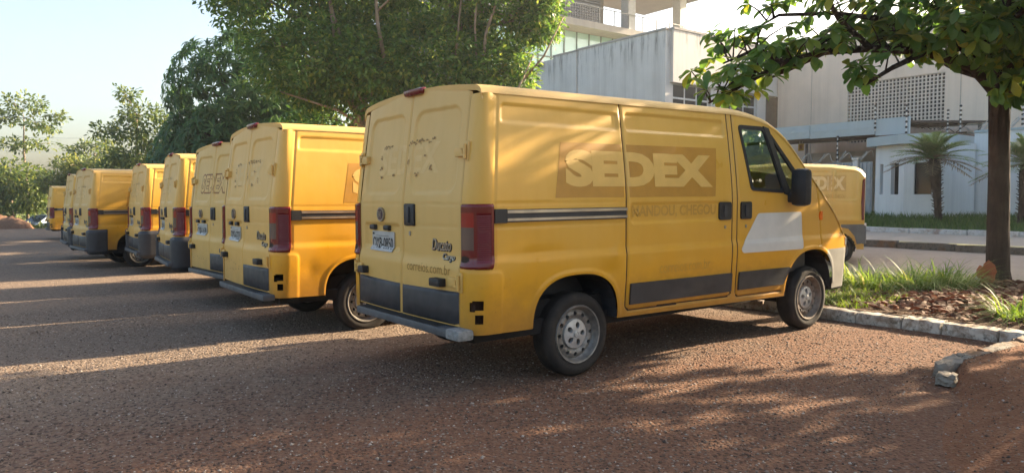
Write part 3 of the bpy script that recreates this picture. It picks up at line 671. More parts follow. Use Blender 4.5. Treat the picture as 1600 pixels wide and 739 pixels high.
def text2d(body, u0, u1, v0, v1, offset=0.0, shear=0.0, mirror=False):
    """filled letter outlines scaled into a box -> ('raw', verts, faces)"""
    key = (body, offset, shear)
    if key not in _txt:
        cu = bpy.data.curves.new("lettering", 'FONT'); cu.body = body; cu.size = 1; cu.offset = offset; cu.shear = shear; cu.resolution_u = 4
        ob = bpy.data.objects.new("lettering", cu); COL.objects.link(ob); bpy.context.view_layer.update()
        me = bpy.data.meshes.new_from_object(ob.evaluated_get(bpy.context.evaluated_depsgraph_get()))
        V = np.array([v.co[:2] for v in me.vertices]); F = [tuple(p.vertices) for p in me.polygons]
        bpy.data.objects.remove(ob); bpy.data.curves.remove(cu); bpy.data.meshes.remove(me)
        V = (V - V.min(0)) / (V.max(0) - V.min(0)); _txt[key] = (V, F)
    V, F = _txt[key]
    U = u0 + (u1 - u0) * V[:, 0]; Vv = v0 + (v1 - v0) * V[:, 1]
    return ('raw', list(zip(U.tolist(), Vv.tolist())), F)
SIDE = lambda u, v, off: side_pos(u, v, -1, off)
SIDEL = lambda u, v, off: side_pos(u, v, 1, off, False)
# ---- rear doors
def drear(y, z):
    ay = np.abs(y); d = np.zeros(np.broadcast(y, z).shape)
    d -= .015 * sstep(.006, -.009, sd(ay, z, (.085, .715, 1.415, 2.035, .10)))
    d -= .005 * np.exp(-((z - 1.333) / .006) ** 2) * (ay > .03) * (ay < .78)
    d -= np.where(y > 0, .020 * sstep(.008, -.014, sd(y, z, (.06, .70, .965, 1.168, .03))), .004 * np.exp(-((z - 1.172) / .007) ** 2) * (ay > .05) * (ay < .77))
    d -= .014 * sstep(.012, .002, np.minimum(ay, np.abs(ay - .809)))
    d += .0015 * np.sin(y * 9 + 1) * np.sin(z * 7)
    d -= .006 * np.exp(-((y - .38) / .12) ** 2 - ((z - 1.40) / .03) ** 2) + .005 * np.exp(-((y + .2) / .2) ** 2 - ((z - .92) / .03) ** 2)
    return d
def rear_pos(y, z, off=0.0):
    y = np.asarray(y, float); z = np.asarray(z, float)
    x = lean(z) + .022 * (np.abs(y) / .81) ** 2.5 - .022 - drear(y, z) - off
    return np.stack([x, y * (1 - .02 * np.clip((z - 1.34) / .76, 0, 1)), z], -1)
REAR = lambda u, v, off: rear_pos(-u, v, off)           # u to the right as seen from behind
RL = 0.324                                               # wheel radius
def make_wheel(parent, x, y, s, cap, rimmat, capmat):
    """s: side the face looks to"""
    w = MB(); hw = .10
    prof = [(.225, -hw * .85), (.262, -hw), (.296, -hw * .96), (.316, -hw * .75), (RL, -hw * .5), (RL, hw * .5), (.316, hw * .75), (.296, hw * .96), (.262, hw), (.225, hw * .85), (.215, hw * .6)]
    w.lathe(prof, axis='y', n=48)
    for k in range(4):        # tread grooves stand as thin raised ribs between
        w.lathe([(RL + .004, -.052 + k * .03), (RL + .004, -.036 + k * .03)], axis='y', n=48)
    o = w.build("tyre", M['tyre'], parent, smooth=50)
    r = MB(); h = hw * s; yb = hw * .55
    r.lathe([(.228, s * .086), (.222, s * .098), (.212, s * .095), (.206, s * .07), (.196, s * .045), (.190, s * .040)], axis='y', n=48)
    N = 12                      # ring with round holes, one sector each
    for k in range(N):
        a0 = 2 * math.pi * k / N; a1 = 2 * math.pi * (k + 1) / N; am = (a0 + a1) / 2; rc = .158; rh = .0165
        outer = [(.190, a0 + (a1 - a0) * t) for t in (0, .25, .5, .75, 1)] + [(.165, a1), (.150, a1)] + [(.120, a1 + (a0 - a1) * t) for t in (0, .25, .5, .75, 1)] + [(.150, a0), (.165, a0)]
        O = [(q * math.cos(a), q * math.sin(a)) for q, a in outer]; cx, cz = rc * math.cos(am), rc * math.sin(am); m = len(O)
        H = []
        for (u, v) in O:
            d = math.atan2(v - cz, u - cx); H.append((cx + rh * math.cos(d), cz + rh * math.sin(d)))
        dome = lambda u, v: s * (.040 + .018 * (1 - ((math.hypot(u, v) - .155) / .035) ** 2))
        V = [(u, dome(u, v), v) for u, v in O] + [(u, dome(u, v), v) for u, v in H] + [(u, dome(u, v) - s * .03, v) for u, v in H]
        r.add(V, [(i, (i + 1) % m, m + (i + 1) % m, m + i) for i in range(m)] + [(m + i, m + (i + 1) % m, 2 * m + (i + 1) % m, 2 * m + i) for i in range(m)])
    r.lathe([(.120, s * .040), (.112, s * .045), (.105, s * .030), (.06, s * .028), (.055, s * .045), (.0, s * .048)], axis='y', n=36)
    for k in range(5):
        a = 2 * math.pi * k / 5; r.lathe([(.011, s * .028), (.011, s * .045), (0, s * .046)], c=(.08 * math.cos(a), 0, .08 * math.sin(a)), axis='y', n=6)
    r.lathe([(.218, -s * .02), (.19, -s * .02)], axis='y', n=24)
    ro = r.build("rim", rimmat, parent, smooth=40)
    b = MB(); b.lathe([(.20, s * .0), (.0, s * .001)], axis='y', n=24); bo = b.build("brake_disc", M['void'], parent)
    objs = [o, ro, bo]
    if cap:
        c = MB(); R0 = .112
        for k in range(5):
            a0 = 2 * math.pi * (k - .5) / 5 + .3; a1 = a0 + 2 * math.pi / 5; am = (a0 + a1) / 2; cx, cz = .068 * math.cos(am), .068 * math.sin(am)
            outer = [(R0, a0 + (a1 - a0) * t) for t in np.linspace(0, 1, 7)] + [(.08, a1), (.05, a1)] + [(.022, a1 + (a0 - a1) * t) for t in (0, .5, 1)] + [(.05, a0), (.08, a0)]
            O = [(q * math.cos(a), q * math.sin(a)) for q, a in outer]; m = len(O); H = []
            for (u, v) in O:
                d = math.atan2(v - cz, u - cx) - am; rr, tt = .026 * math.cos(d), .020 * math.sin(d)
                H.append((cx + rr * math.cos(am) - tt * math.sin(am), cz + rr * math.sin(am) + tt * math.cos(am)))
            dm = lambda u, v: s * (.068 - .012 * (math.hypot(u, v) / R0) ** 2.5)
            V = [(u, dm(u, v), v) for u, v in O] + [(u, dm(u, v), v) for u, v in H] + [(u, dm(u, v) - s * .022, v) for u, v in H]
            c.add(V, [(i, (i + 1) % m, m + (i + 1) % m, m + i) for i in range(m)] + [(m + i, m + (i + 1) % m, 2 * m + (i + 1) % m, 2 * m + i) for i in range(m)])
        c.lathe([(R0, s * .056), (R0 + .004, s * .045), (R0, s * .03)], axis='y', n=40)
        c.lathe([(.024, s * .066), (.024, s * .074), (.018, s * .076), (.016, s * .072), (0, s * .074)], axis='y', n=20)
        objs.append(c.build("hub_cap", capmat, parent, smooth=40))
    return objs
def add_wheel(parent, x, y, s, cap=True, rimmat=None, capmat=None, z=RL, scale=1.0, rot=0.0):
    w = bpy.data.objects.new("wheel", None); COL.objects.link(w); w.parent = parent; w.location = (x, y, z); w.scale = (scale,) * 3; w.rotation_euler = (0, rot, 0)
    make_wheel(w, 0, 0, s, cap, rimmat or M['steel'], capmat or M['silver']); return w
def copy_tree(o, parent=None):
    c = o.copy(); COL.objects.link(c)
    if parent is not None: c.parent = parent
    for ch in o.children: copy_tree(ch, c)
    return c
# ---------------------------------------------------------------- the shared van
def build_van():
    root = thing("cargo_van", None, "van")
    ux = [(0.0, 0.0), (0.0, .5)] + [(x, 1.0) for x in .14 * (1 - np.cos(np.linspace(0, math.pi / 2, 12)))]
    xs = uniq(np.arange(.1525, 5.051, .0125), [1.434, 1.446, 2.794, 2.806, 2.867, 2.879]); xs = xs[xs > .141]
    ux += [(x, 1.0) for x in xs]
    X = np.array([u[0] for u in ux]); FL = np.array([u[1] for u in ux])
    Z0 = uniq(np.linspace(.385, 2.10, 138), [.463, .475, .445, .457, .70])
    nu, nv = len(X), len(Z0)
    XX, ZZ0 = np.meshgrid(X, Z0, indexing='ij'); FF = np.meshgrid(FL, Z0, indexing='ij')[0]; ZZ = zmap(XX, ZZ0)
    F = grid_faces(nu, nv)
    cc = lambda A: (A[:-1, :-1] + A[1:, :-1] + A[1:, 1:] + A[:-1, 1:]) / 4
    xc, zc = cc(XX), cc(ZZ); fc = cc(FF)
    rem = np.zeros(xc.shape, bool)
    for k in (0, 1):
        ins = (archd(xc, zc, k) < 0); rem |= ins
        # snap rim vertices to the arch outline
        vin = np.zeros(XX.shape, int); vout = np.zeros(XX.shape, int)
        for du in (0, 1):
            for dv in (0, 1):
                vin[du:nu - 1 + du, dv:nv - 1 + dv] += ins; vout[du:nu - 1 + du, dv:nv - 1 + dv] += ~ins
        b = (vin > 0) & (vout > 0); cx, cz = ARCH[k][:2]
        sc = 1 / (1 + archd(XX, ZZ, k)); up = b & (ZZ > cz)
        XX = np.where(up, cx + (XX - cx) * sc, XX); ZZ = np.where(up, cz + (ZZ - cz) * sc, ZZ)
    win = inpoly(xc, zc, [(x, z) for x, z in WIN]); rem |= win
    hole = np.zeros(xc.shape, bool)
    for h in HOLES: hole |= inpoly(xc, zc, h) & (fc > .6)
    rem |= hole
    P = side_pos(XX, ZZ, -1, 0, True, FF)
    # curl of the wheel arch lip: nothing more than the edge itself
    V = P.reshape(-1, 3)
    gs = np.minimum(np.abs(sd(xc, zc, (1.44, 2.80, .469, 2.3, .05))), np.abs(sd(xc, zc, (2.873, 9, .451, 2.3, .05))) + 10 * (xc > 3.6))
    gap = gs < .0062
    slide = (sd(xc, zc, (1.44, 2.80, .469, 2.3, .05)) < 0) & ~gap
    door = (xc > 2.873) & (xc < xfd(zc)) & (zc > .451) & ~gap & (archd(xc, zc, 1, .05) > 0)
    fb = (xc > 4.42) & (zc < .815)
    mi = gap.astype(int)
    keep = ~rem
    # left flank, coarse
    XL = np.concatenate([[0, 0], X[2:14:3], np.arange(.2, 5.06, .06)]); FLL = np.array([0, .5] + [1.0] * (len(XL) - 2)); ZL = np.linspace(.385, 2.10, 36)
    AX, AZ0 = np.meshgrid(XL, ZL, indexing='ij'); AF = np.meshgrid(FLL, ZL, indexing='ij')[0]; AZ = zmap(AX, AZ0)
    PL = side_pos(AX, AZ, 1, 0, False, AF).reshape(-1, 3); FLc = grid_faces(len(XL), len(ZL))[:, :, ::-1]
    xl, zl = cc(AX), cc(AZ); kl = ~((archd(xl, zl, 0) < 0) | (archd(xl, zl, 1) < 0) | inpoly(xl, zl, WIN))
    fl = FLc[kl] + len(V); bodym = keep & ~slide & ~door & ~fb
    fa = np.concatenate([F[bodym][:, ::-1] if False else F[bodym], fl]); ids, inv = np.unique(fa.ravel(), return_inverse=True)
    me = mesh_np("body", np.concatenate([V, PL])[ids], inv.reshape(fa.shape), True)
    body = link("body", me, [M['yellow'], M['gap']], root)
    me.polygons.foreach_set("material_index", np.concatenate([mi[bodym], np.zeros(len(fl), int)]).astype(np.int32))
    sl = sub("sliding_door", V, F, keep & slide, [M['yellow']], root)
    cd = sub("cab_door", V, F, keep & door, [M['yellow']], root)
    bp = sub("front_bumper", V, F, keep & fb, [M['bumper']], root)
    # roof, windscreen and bonnet in one strip
    xr = np.concatenate([[-.014], np.arange(.02, 3.3, .12), np.arange(3.3, 5.06, .05)]); th = np.linspace(0, math.pi / 2, 7)
    rows = []
    zt = hedge(xr) - .068; yt = w0(np.maximum(xr, .16)) - inset(zt) + .007; H = hedge(xr); cr = .05 + .15 * sstep(3.2, 4.3, xr) - .12 * sstep(4.6, 5.05, xr)
    prof = []
    for a in th: prof.append((yt - .09 * (1 - math.cos(a)), zt + (H - zt) * math.sin(a)))
    for q in np.linspace(.93, -.93, 27):
        y = (yt - .09) * q; prof.append((y, H + cr * (1 - q * q)))
    for a in th[::-1]: prof.append((-(yt - .09 * (1 - math.cos(a))), zt + (H - zt) * math.sin(a)))
    Yp = np.array([p[0] for p in prof]).T; Zp = np.array([p[1] for p in prof]).T        # (nx, np)
    Xp = xr[:, None] + lean(Zp) * np.clip(1 - xr[:, None] / 1.3, 0, 1) + np.where(xr[:, None] < 0.1, -.012 + .026 * (np.abs(Yp) / .9) ** 6, 0)
    RV = np.stack([Xp, -Yp, Zp], -1); nr, npf = Zp.shape
    RF = grid_faces(nr, npf)[:, :, ::-1]
    xm = cc(np.broadcast_to(xr[:, None], Zp.shape)); jm = np.broadcast_to(np.arange(npf - 1)[None, :], xm.shape)
    ws = (xm > 3.42) & (xm < 4.3) & (jm >= 9) & (jm <= npf - 11)
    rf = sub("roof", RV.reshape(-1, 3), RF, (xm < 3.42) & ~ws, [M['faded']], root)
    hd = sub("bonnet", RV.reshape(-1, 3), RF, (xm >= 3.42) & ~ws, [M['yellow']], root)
    wsx = sub("windshield", RV.reshape(-1, 3), RF, ws, [M['glass']], root)
    # brow over the rear doors, front panel, underside
    m = MB(); e = RV[0]; low = e.copy(); low[:, 2] -= .040; low[:, 0] += .004; low2 = low.copy(); low2[:, 0] += .08
    n = npf; VV = np.concatenate([e, low, low2]); m.add(VV, [(i, i + 1, n + i + 1, n + i) for i in range(n - 1)] + [(n + i, n + i + 1, 2 * n + i + 1, 2 * n + i) for i in range(n - 1)])
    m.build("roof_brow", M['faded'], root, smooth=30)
    m = MB(); m.prism([(-.59, .40), (.59, .40), (.59, .69), (-.59, .69)], 4.99, 5.045, 'x'); m.build("front_grille", M['dark'], root)
    m = MB(); m.box(.06, 4.9, -.86, .86, .36, .47); m.box(.03, 4.2, -.80, .80, .47, .60); m.box(.9, 1.06, -.8, .8, .25, .36); m.box(.16, .24, -.80, .80, .47, 2.06); m.box(4.1, 4.26, -.8, .8, .25, .36)  # upright block behind the rear doors is near-black, painting shade into their gap
    m.build("chassis", M['void'], root)
    m = MB(); m.box(2.82, 2.84, -.9, .9, .47, 2.10); m.build("bulkhead", M['seat'], root)
    for k in (0, 1):
        cx, cz, a, b, nn = ARCH[k]; th = np.linspace(0, math.pi, 17)
        for s in (-1, 1):
            V2 = []; m = MB()
            for t_ in th:
                c_, s_ = math.cos(t_), math.sin(t_); r_ = (abs(c_) ** nn + abs(s_) ** nn) ** (-1 / nn)
                V2 += [(cx + (a + .004) * r_ * c_, s * (.965 - (.05 if k else 0)), cz + (b + .004) * r_ * s_), (cx + (a + .004) * r_ * c_, s * .6, cz + (b + .004) * r_ * s_)]
            V2 += [(cx - a, s * (.965 - (.05 if k else 0)), .34), (cx - a, s * .6, .34), (cx + a, s * (.965 - (.05 if k else 0)), .34), (cx + a, s * .6, .34)]
            m.add(V2, [(2 * i, 2 * i + 1, 2 * i + 3, 2 * i + 2) for i in range(16)] + [tuple(range(1, 34, 2))])
            m.build("wheel_arch_liner", M['dark'], root)
    # ---- rear doors
    for s, nm in ((1, 'left'), (-1, 'right')):
        ys = np.linspace(.004, .808, 66) * s; zs = np.linspace(.478, 1, 130) * 0 + np.linspace(0, 1, 130)
        YY, TT = np.meshgrid(ys, zs, indexing='ij'); ztop = 2.122 + .070 * (1 - (np.abs(YY) / .81) ** 3); zz = .478 + (ztop - .478) * TT
        PV = rear_pos(YY, zz).reshape(-1, 3); FF_ = grid_faces(66, 130); FF_ = FF_[:, :, ::-1] if s > 0 else FF_
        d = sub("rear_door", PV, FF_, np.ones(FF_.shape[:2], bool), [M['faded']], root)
        cl = MB(); yy = np.linspace(.022, .80, 14) * s; zv = np.array([.486, .50, .60, .68, .705, .712]); of = np.array([.0, .016, .020, .018, .012, -.004])
        YY, Z2 = np.meshgrid(yy, zv, indexing='ij'); ZZ2 = Z2 + np.where(Z2 > .6, .012 * (np.abs(YY) / .8), 0); OO = np.broadcast_to(of[None, :], YY.shape).copy(); OO[0] *= .2; OO[-1] *= .2
        PV = rear_pos(YY, ZZ2, OO).reshape(-1, 3); Fc = grid_faces(14, 6)
        link("door_cladding", mesh_np("door_cladding", PV, (Fc[:, :, ::-1] if s > 0 else Fc).reshape(-1, 4), False), M['dark'], root)
        # hinges: leaf on the door, knuckle, leaf on the post
        for zc_, dx in ((1.70, 0), (.79, 0)):
            h = MB(); x0 = float(rear_pos(.78, zc_)[0]); hs = lambda a, b: (min(a * s, b * s), max(a * s, b * s))
            h.box(x0 - .03, x0 + .01, *hs(.70, .80), zc_ - .033, zc_ + .033, .006); h.tube([(x0 - .025, .825 * s, zc_ - .05), (x0 - .025, .825 * s, zc_ + .05)], .013, 8)
            h.box(x0 - .012, x0 + .02, *hs(.815, .853), zc_ - .07, zc_ + .07, .006)
            for dz in (-.026, .026): h.box(x0 - .036, x0, *hs(.78, .83), zc_ + dz - .006, zc_ + dz + .006)
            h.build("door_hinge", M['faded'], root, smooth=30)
        h = MB(); x0 = float(rear_pos(.6, .78)[0]); y0_, y1_ = (.50, .64) if s < 0 else (.60, .70); h.box(x0 - .06, x0 + .01, min(y0_ * s, y1_ * s), max(y0_ * s, y1_ * s), .745, .805, .012); h.build("door_check", M['black'], root, smooth=30)
    RD = [o for o in root.children if o.name.startswith("rear_door")]
    h = MB(); x0 = float(rear_pos(-.12, 1.25)[0]); h.box(x0 - .018, x0 + .01, -.195, -.035, 1.165, 1.335, .016); h.build("rear_handle", M['black'], root, smooth=40)
    h = MB(); h.box(x0 - .030, x0 - .012, -.135, -.105, 1.19, 1.31, .006); h.build("handle_pull", M['dark'], root, smooth=40)
    patch("lock", [rrect(.10, .125, 1.09, 1.125, .012)], REAR, M['chrome'], root, .006, .006, 0)
    # number plate lamps, emblem, badge
    for yy in (.545, .285):
        h = MB(); x0 = float(rear_pos(yy, 1.15)[0]); h.box(x0 - .035, x0 + .01, yy - .045, yy + .045, 1.115, 1.158, .014); h.build("plate_lamp", M['black'], root, smooth=40)
    cx, cz = -.37, 1.245
    ell = lambda ru, rv, n=28: [(cx + ru * math.cos(2 * math.pi * i / n), cz + rv * math.sin(2 * math.pi * i / n)) for i in range(n)]
    em = patch("emblem", [ell(.062, .058)], REAR, M['chrome'], root, .018, .02, 0)
    patch("emblem_disc", [ell(.048, .046)], REAR, simple("emblem_maroon", (.06, .015, .03), .35), em, .020, .004, 0)
    patch("emblem_letters", [text2d("FIAT", cx - .034, cx + .034, cz - .026, cz + .026, .02)], REAR, M['chrome'], em, .0225, .002, 0)
    patch("badge", [text2d("Ducato", .44, .69, 1.0, 1.085, .012, .25), text2d("Cargo", .585, .735, .925, .985, .012, .25)], REAR, M['chrome'], root, .008, .007, 0)
    patch("badge_shadow", [text2d("Ducato", .444, .695, .994, 1.08, .045, .25), text2d("Cargo", .589, .739, .92, .981, .045, .25)], REAR, M['black'], root, .004, .004, 0)
    h = MB(); zc_ = 2.185; h.box(-.05, .02, -.16, .11, -.026, .026, .022); hv = h.build("brake_light", M['red'], root, smooth=50); hv.location = (.10, 0, 2.205); hv.rotation_euler = (0, R_(-14), 0)
    # ---- flank fittings
    rail = patch("door_rail", [[(.148, 1.207), (1.43, 1.207), (1.43, 1.297), (.148, 1.297)]], SIDE, M['dark'], root, .012, .014, .3)
    patch("rail_strip", [[(.25, 1.216), (1.43, 1.216), (1.43, 1.234), (.25, 1.234)], [(.25, 1.270), (1.43, 1.270), (1.43, 1.291), (.25, 1.291)]], SIDE, M['chrome'], rail, .020, .008, .3)
    patch("rail_end_cap", [[(.146, 1.203), (.245, 1.203), (.245, 1.301), (.146, 1.301)]], SIDE, M['black'], rail, .021, .02, .3)
    for nm, p, par in (("door_moulding", [(1.478, .515), (2.772, .512), (2.785, .525), (2.785, .672), (2.77, .682), (1.478, .685)], sl), ("door_moulding", [(2.892, .515), (3.60, .513), (3.70, .665), (3.69, .677), (2.905, .682), (2.892, .67)], cd)):
        patch(nm, [p], SIDE, M['dark'], root, .016, .018, .2)
    for u0, par in ((2.60, sl), (2.905, cd)):
        patch("door_handle", [rrect(u0, u0 + .16, 1.165, 1.325, .025)], SIDE, M['black'], root, .014, .016, 0)
        patch("handle_pull", [rrect(u0 + .055, u0 + .10, 1.19, 1.30, .012)], SIDE, M['dark'], root, .024, .012, 0)
        patch("lock", [rrect(u0 + .075, u0 + .10, 1.085, 1.115, .012)], SIDE, M['chrome'], root, .005, .006, 0)
    # cab window: rubber frame, two panes, divider; mirror base plate
    main = rnd([(2.945, 2.03), (3.345, 2.03), (3.615, 1.40), (3.07, 1.425)], .05)
    inner = rnd([(2.985, 1.995), (3.335, 1.995), (3.575, 1.435), (3.10, 1.455)], .04)
    quart = [(3.40, 2.00), (3.46, 1.955), (3.90, 1.545), (3.975, 1.42), (3.97, 1.31), (3.80, 1.285), (3.66, 1.385)]
    qin = [(3.43, 1.93), (3.47, 1.90), (3.84, 1.53), (3.84, 1.45), (3.69, 1.44)]
    def ring(name, o_, i_, off, depth):
        bm = bmesh.new()
        vo = [bm.verts.new((*p, 0)) for p in o_]; vi = [bm.verts.new((*p, 0)) for p in i_]
        eo = [bm.edges.new((vo[i], vo[(i + 1) % len(vo)])) for i in range(len(vo))]; ei = [bm.edges.new((vi[i], vi[(i + 1) % len(vi)])) for i in range(len(vi))]
        bmesh.ops.triangle_fill(bm, use_beauty=True, edges=eo + ei)
        bm.verts.index_update(); raw = ('raw', [v.co[:2] for v in bm.verts], [[v.index for v in f.verts] for f in bm.faces]); bm.free()
        return patch(name, [raw], SIDE, M['rubber'], root, off, depth, 0)
    ring("window_frame", main, inner, .008, .02); ring("window_frame", quart, qin, .009, .02)
    patch("side_window", [inner], SIDE, M['glass'], root, -.004, 0, .2); patch("quarter_window", [qin], SIDE, M['glass'], root, -.004, 0, .2)
    patch("window_pillar", [[(3.335, 2.035), (3.42, 2.02), (3.68, 1.375), (3.60, 1.395)]], SIDE, M['black'], root, .011, .016, .1)
    patch("side_window", [[(x, z) for x, z in WIN]], SIDEL, M['glass'], root, -.004, 0, .2)
    mr = MB(); mr.box(3.625, 3.745, -1.205, -1.03, 1.275, 1.635, .05); mr.box(3.66, 3.80, -1.06, -.90, 1.31, 1.40, .02); mr.build("wing_mirror", M['black'], root, smooth=50)
    mr = MB(); mr.box(3.625, 3.745, 1.03, 1.205, 1.275, 1.635, .05); mr.box(3.66, 3.80, .90, 1.06, 1.31, 1.40, .02); mr.build("wing_mirror", M['black'], root, smooth=50)
    patch("indicator", [rrect(4.25, 4.285, 1.125, 1.215, .016)], SIDE, M['orange'], root, .014, .016, 0)
    for mp in (SIDE, SIDEL): patch("headlight", [[(4.86, .845), (4.97, .80), (4.93, .86), (4.87, .93)]], mp, M['head'], root, .008, .01, .08)
    # cab interior
    for yy in (-.47, .47):
        s_ = MB(); s_.box(2.95, 3.42, yy - .25, yy + .25, .78, .98, .06); s_.box(2.9, 3.04, yy - .25, yy + .25, .95, 1.48, .05); s_.box(2.9, 3.0, yy - .14, yy + .14, 1.5, 1.72, .04); s_.build("seat", M['seat'], root, smooth=50)
    d_ = MB(); d_.prism([(3.75, .6), (4.2, .6), (4.22, 1.22), (3.95, 1.30), (3.80, 1.26), (3.72, 1.05)], -.85, .85, 'y'); d_.build("dashboard", M['black'], root)
    d_ = MB(); d_.lathe([(.19 + .016 * math.cos(a), .016 * math.sin(a)) for a in np.linspace(0, 2 * math.pi, 9)], axis='z', n=28); d_.tube([(-.18, 0, 0), (.18, 0, 0)], .015, 6); d_.tube([(0, 0, 0), (0, 0, -.25)], .025, 6)
    st = d_.build("steering_wheel", M['black'], root, smooth=50); st.location = (3.62, .46, 1.27); st.rotation_euler = (0, R_(-38), 0)
    # tail lights
    nu_, nv_ = 44, 92
    U = np.linspace(0, 1, nu_); xt = np.interp(U, [0, .14, .2, .3, .42, .6, 1.0], [0, 0, .004, .016, .04, .078, .145]); fl_ = np.clip(U / .14, 0, 1)
    Vv = np.linspace(.882, 1.342, nv_); AX, AZ = np.meshgrid(xt, Vv, indexing='ij'); AU, _ = np.meshgrid(U, Vv, indexing='ij'); AF = np.meshgrid(fl_, Vv, indexing='ij')[0]
    ed = np.minimum(np.minimum(AU, 1 - AU) / .06, np.minimum(AZ - .882, 1.342 - AZ) / .02); of = -.004 + .024 * sstep(0, 1, ed)
    rib = (AU > .44) & (AU < .82) & (AZ > .94) & (AZ < 1.27); of = of - .005 * rib + .003 * rib * np.sin(AZ * 2 * math.pi / .0145)
    of -= .004 * np.exp(-((np.minimum(np.abs(AU - .36), np.abs(AU - .90))) / .015) ** 2)
    for s in (-1, 1):
        Pt = side_pos(AX, AZ, s, of, False, AF).reshape(-1, 3); Ft = grid_faces(nu_, nv_); Ft = Ft if s < 0 else Ft[:, :, ::-1]
        uc, zc_ = cc(AU), cc(AZ); clr = (uc > .07) & (uc < .34) & (zc_ > 1.02) & (zc_ < 1.175); brt = (uc > .07) & (uc < .34) & (zc_ > 1.175) & (zc_ < 1.275)
        dot = np.hypot((uc - .16) / .10, (zc_ - .955) / .024) < 1
        mi_ = np.zeros(uc.shape, int); mi_[clr] = 1; mi_[brt] = 2; mi_[dot] = 3
        tl = sub("tail_light", Pt, Ft, ~clr, [M['red'], M['clear'], M['red2'], M['gap']], root, mi_)
        sub("reversing_lens", Pt, Ft, clr, [M['clear']], tl)
    # rear step
    s_ = MB(); s_.box(-.125, .0, -.925, .66, .408, .472, .018); s_.build("rear_step", M['step'], root, smooth=30)
    s_ = MB()
    for k in range(5): s_.box(-.118 + k * .019, -.109 + k * .019, -.66, .62, .4722, .4755)
    s_.build("step_grip", M['black'], root)
    # lettering left by the old stickers on the flank
    G = (1.430, 1.450)
    patch("lettering_panel", [[(.755, 1.785), (.70, 1.375), (2.545, 1.375), (2.60, 1.80)]], SIDE, M['fresh'], root, .0015, 0, .04, G, True)
    patch("lettering", [text2d("SEDEX", .80, 2.515, 1.455, 1.735, .066)], SIDE, M['letter'], root, .0028, 0, .04, G, True)
    patch("lettering", [text2d("MANDOU, CHEGOU", 1.50, 2.56, 1.202, 1.308, .03)], SIDE, M['ghost'], root, .0035, 0, .03, None, True)
    patch("lettering", [text2d("correios.com.br", 1.82, 2.47, .745, .835, -.004)], SIDE, M['ghost'], root, .0022, 0, .1)
    # wheels
    add_wheel(root, .985, -.83, -1, True, M['steel'], M['silver'], rot=.25); add_wheel(root, 4.18, -.83, -1, True, M['rusty'], M['silver'], rot=-.1)
    add_wheel(root, .985, .83, 1, False); add_wheel(root, 4.18, .83, 1, False)
    return root
PAINTED = {}
def place_van(root, x, y, z, hd, label, tint, plate, rear, group="postal vans parked side by side in the row"):
    root.location = (x, y, z); root.rotation_euler = (0, 0, R_(90 - hd)); root['label'] = label; root['group'] = group; root['category'] = "van"
    for o in [root] + list(root.children_recursive): o.color = (*tint, 1)
    # number plate
    pl = patch("number_plate", [rrect(-.575, -.17, .945, 1.105, .012)], REAR, M['plate'], root, .012, .010, .08)
    patch("plate_letters", [text2d(plate, -.56, -.185, .965, 1.055, .012)], REAR, M['ink'], pl, .0145, 0, .08)
    patch("plate_trim", [[(-.50, 1.066), (-.25, 1.066), (-.25, 1.069), (-.50, 1.069)], [(-.565, 1.075), (-.53, 1.075), (-.53, 1.092), (-.565, 1.092)]], REAR, M['ink'], pl, .0145, 0, .08)
    rr = random.Random(plate)
    if rear == 'ghost':
        patch("door_lettering", [text2d("SEDEX", -.50, .47, 1.56, 1.80, .03)], REAR, M['pale'], root, .0012, 0, .02, (-.02, .02), True)
        bits = []
        for u, v, n, w, h in ((-.40, 1.79, 8, .035, .022), (-.32, 1.795, 6, .03, .02), (.05, 1.80, 5, .03, .03), (.13, 1.805, 9, .045, .03), (.22, 1.81, 9, .05, .028), (.34, 1.81, 7, .04, .03), (.04, 1.66, 4, .012, .06), (-.47, 1.72, 4, .012, .05), (-.47, 1.62, 5, .03, .02), (.17, 1.56, 5, .04, .02), (-.43, 1.55, 4, .03, .012), (.36, 1.60, 5, .018, .05), (-.25, 1.56, 4, .04, .01), (.25, 1.70, 4, .03, .01)):
            for k in range(n):
                cu, cv = u + rr.uniform(-w, w), v + rr.uniform(-h, h) * .6; q = rr.randint(4, 6); a0 = rr.random() * 6
                bits.append([(cu + rr.uniform(.004, .018) * math.cos(a0 + 6.283 * i / q), cv + rr.uniform(.003, .012) * math.sin(a0 + 6.283 * i / q)) for i in range(q)])
        for i, b in enumerate(bits): pass
        patch_stack("glue_patch", bits, root)
    elif rear == 'outline':
        patch("door_lettering", [text2d("SEDEX", -.49, .49, 1.52, 1.80, .07, .12)], REAR, M['redletter'], root, .0012, 0, .025, (-.02, .02), True)
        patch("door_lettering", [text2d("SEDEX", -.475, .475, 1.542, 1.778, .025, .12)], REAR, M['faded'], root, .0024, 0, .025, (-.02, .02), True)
    return root
def patch_stack(name, bits, root):
    """scraps of old glue, each a hair above the next so none lie in one plane"""
    bm = bmesh.new()
    for k, b in enumerate(bits):
        uv = np.array(b); P = rear_pos(-uv[:, 0], uv[:, 1], .0022 + .00006 * k)
        try: bm.faces.new([bm.verts.new(p) for p in P])
        except Exception: pass
    me = bpy.data.meshes.new(name); bm.to_mesh(me); bm.free(); o = link(name, me, M['residue'], root); o['kind'] = 'stuff'; return o
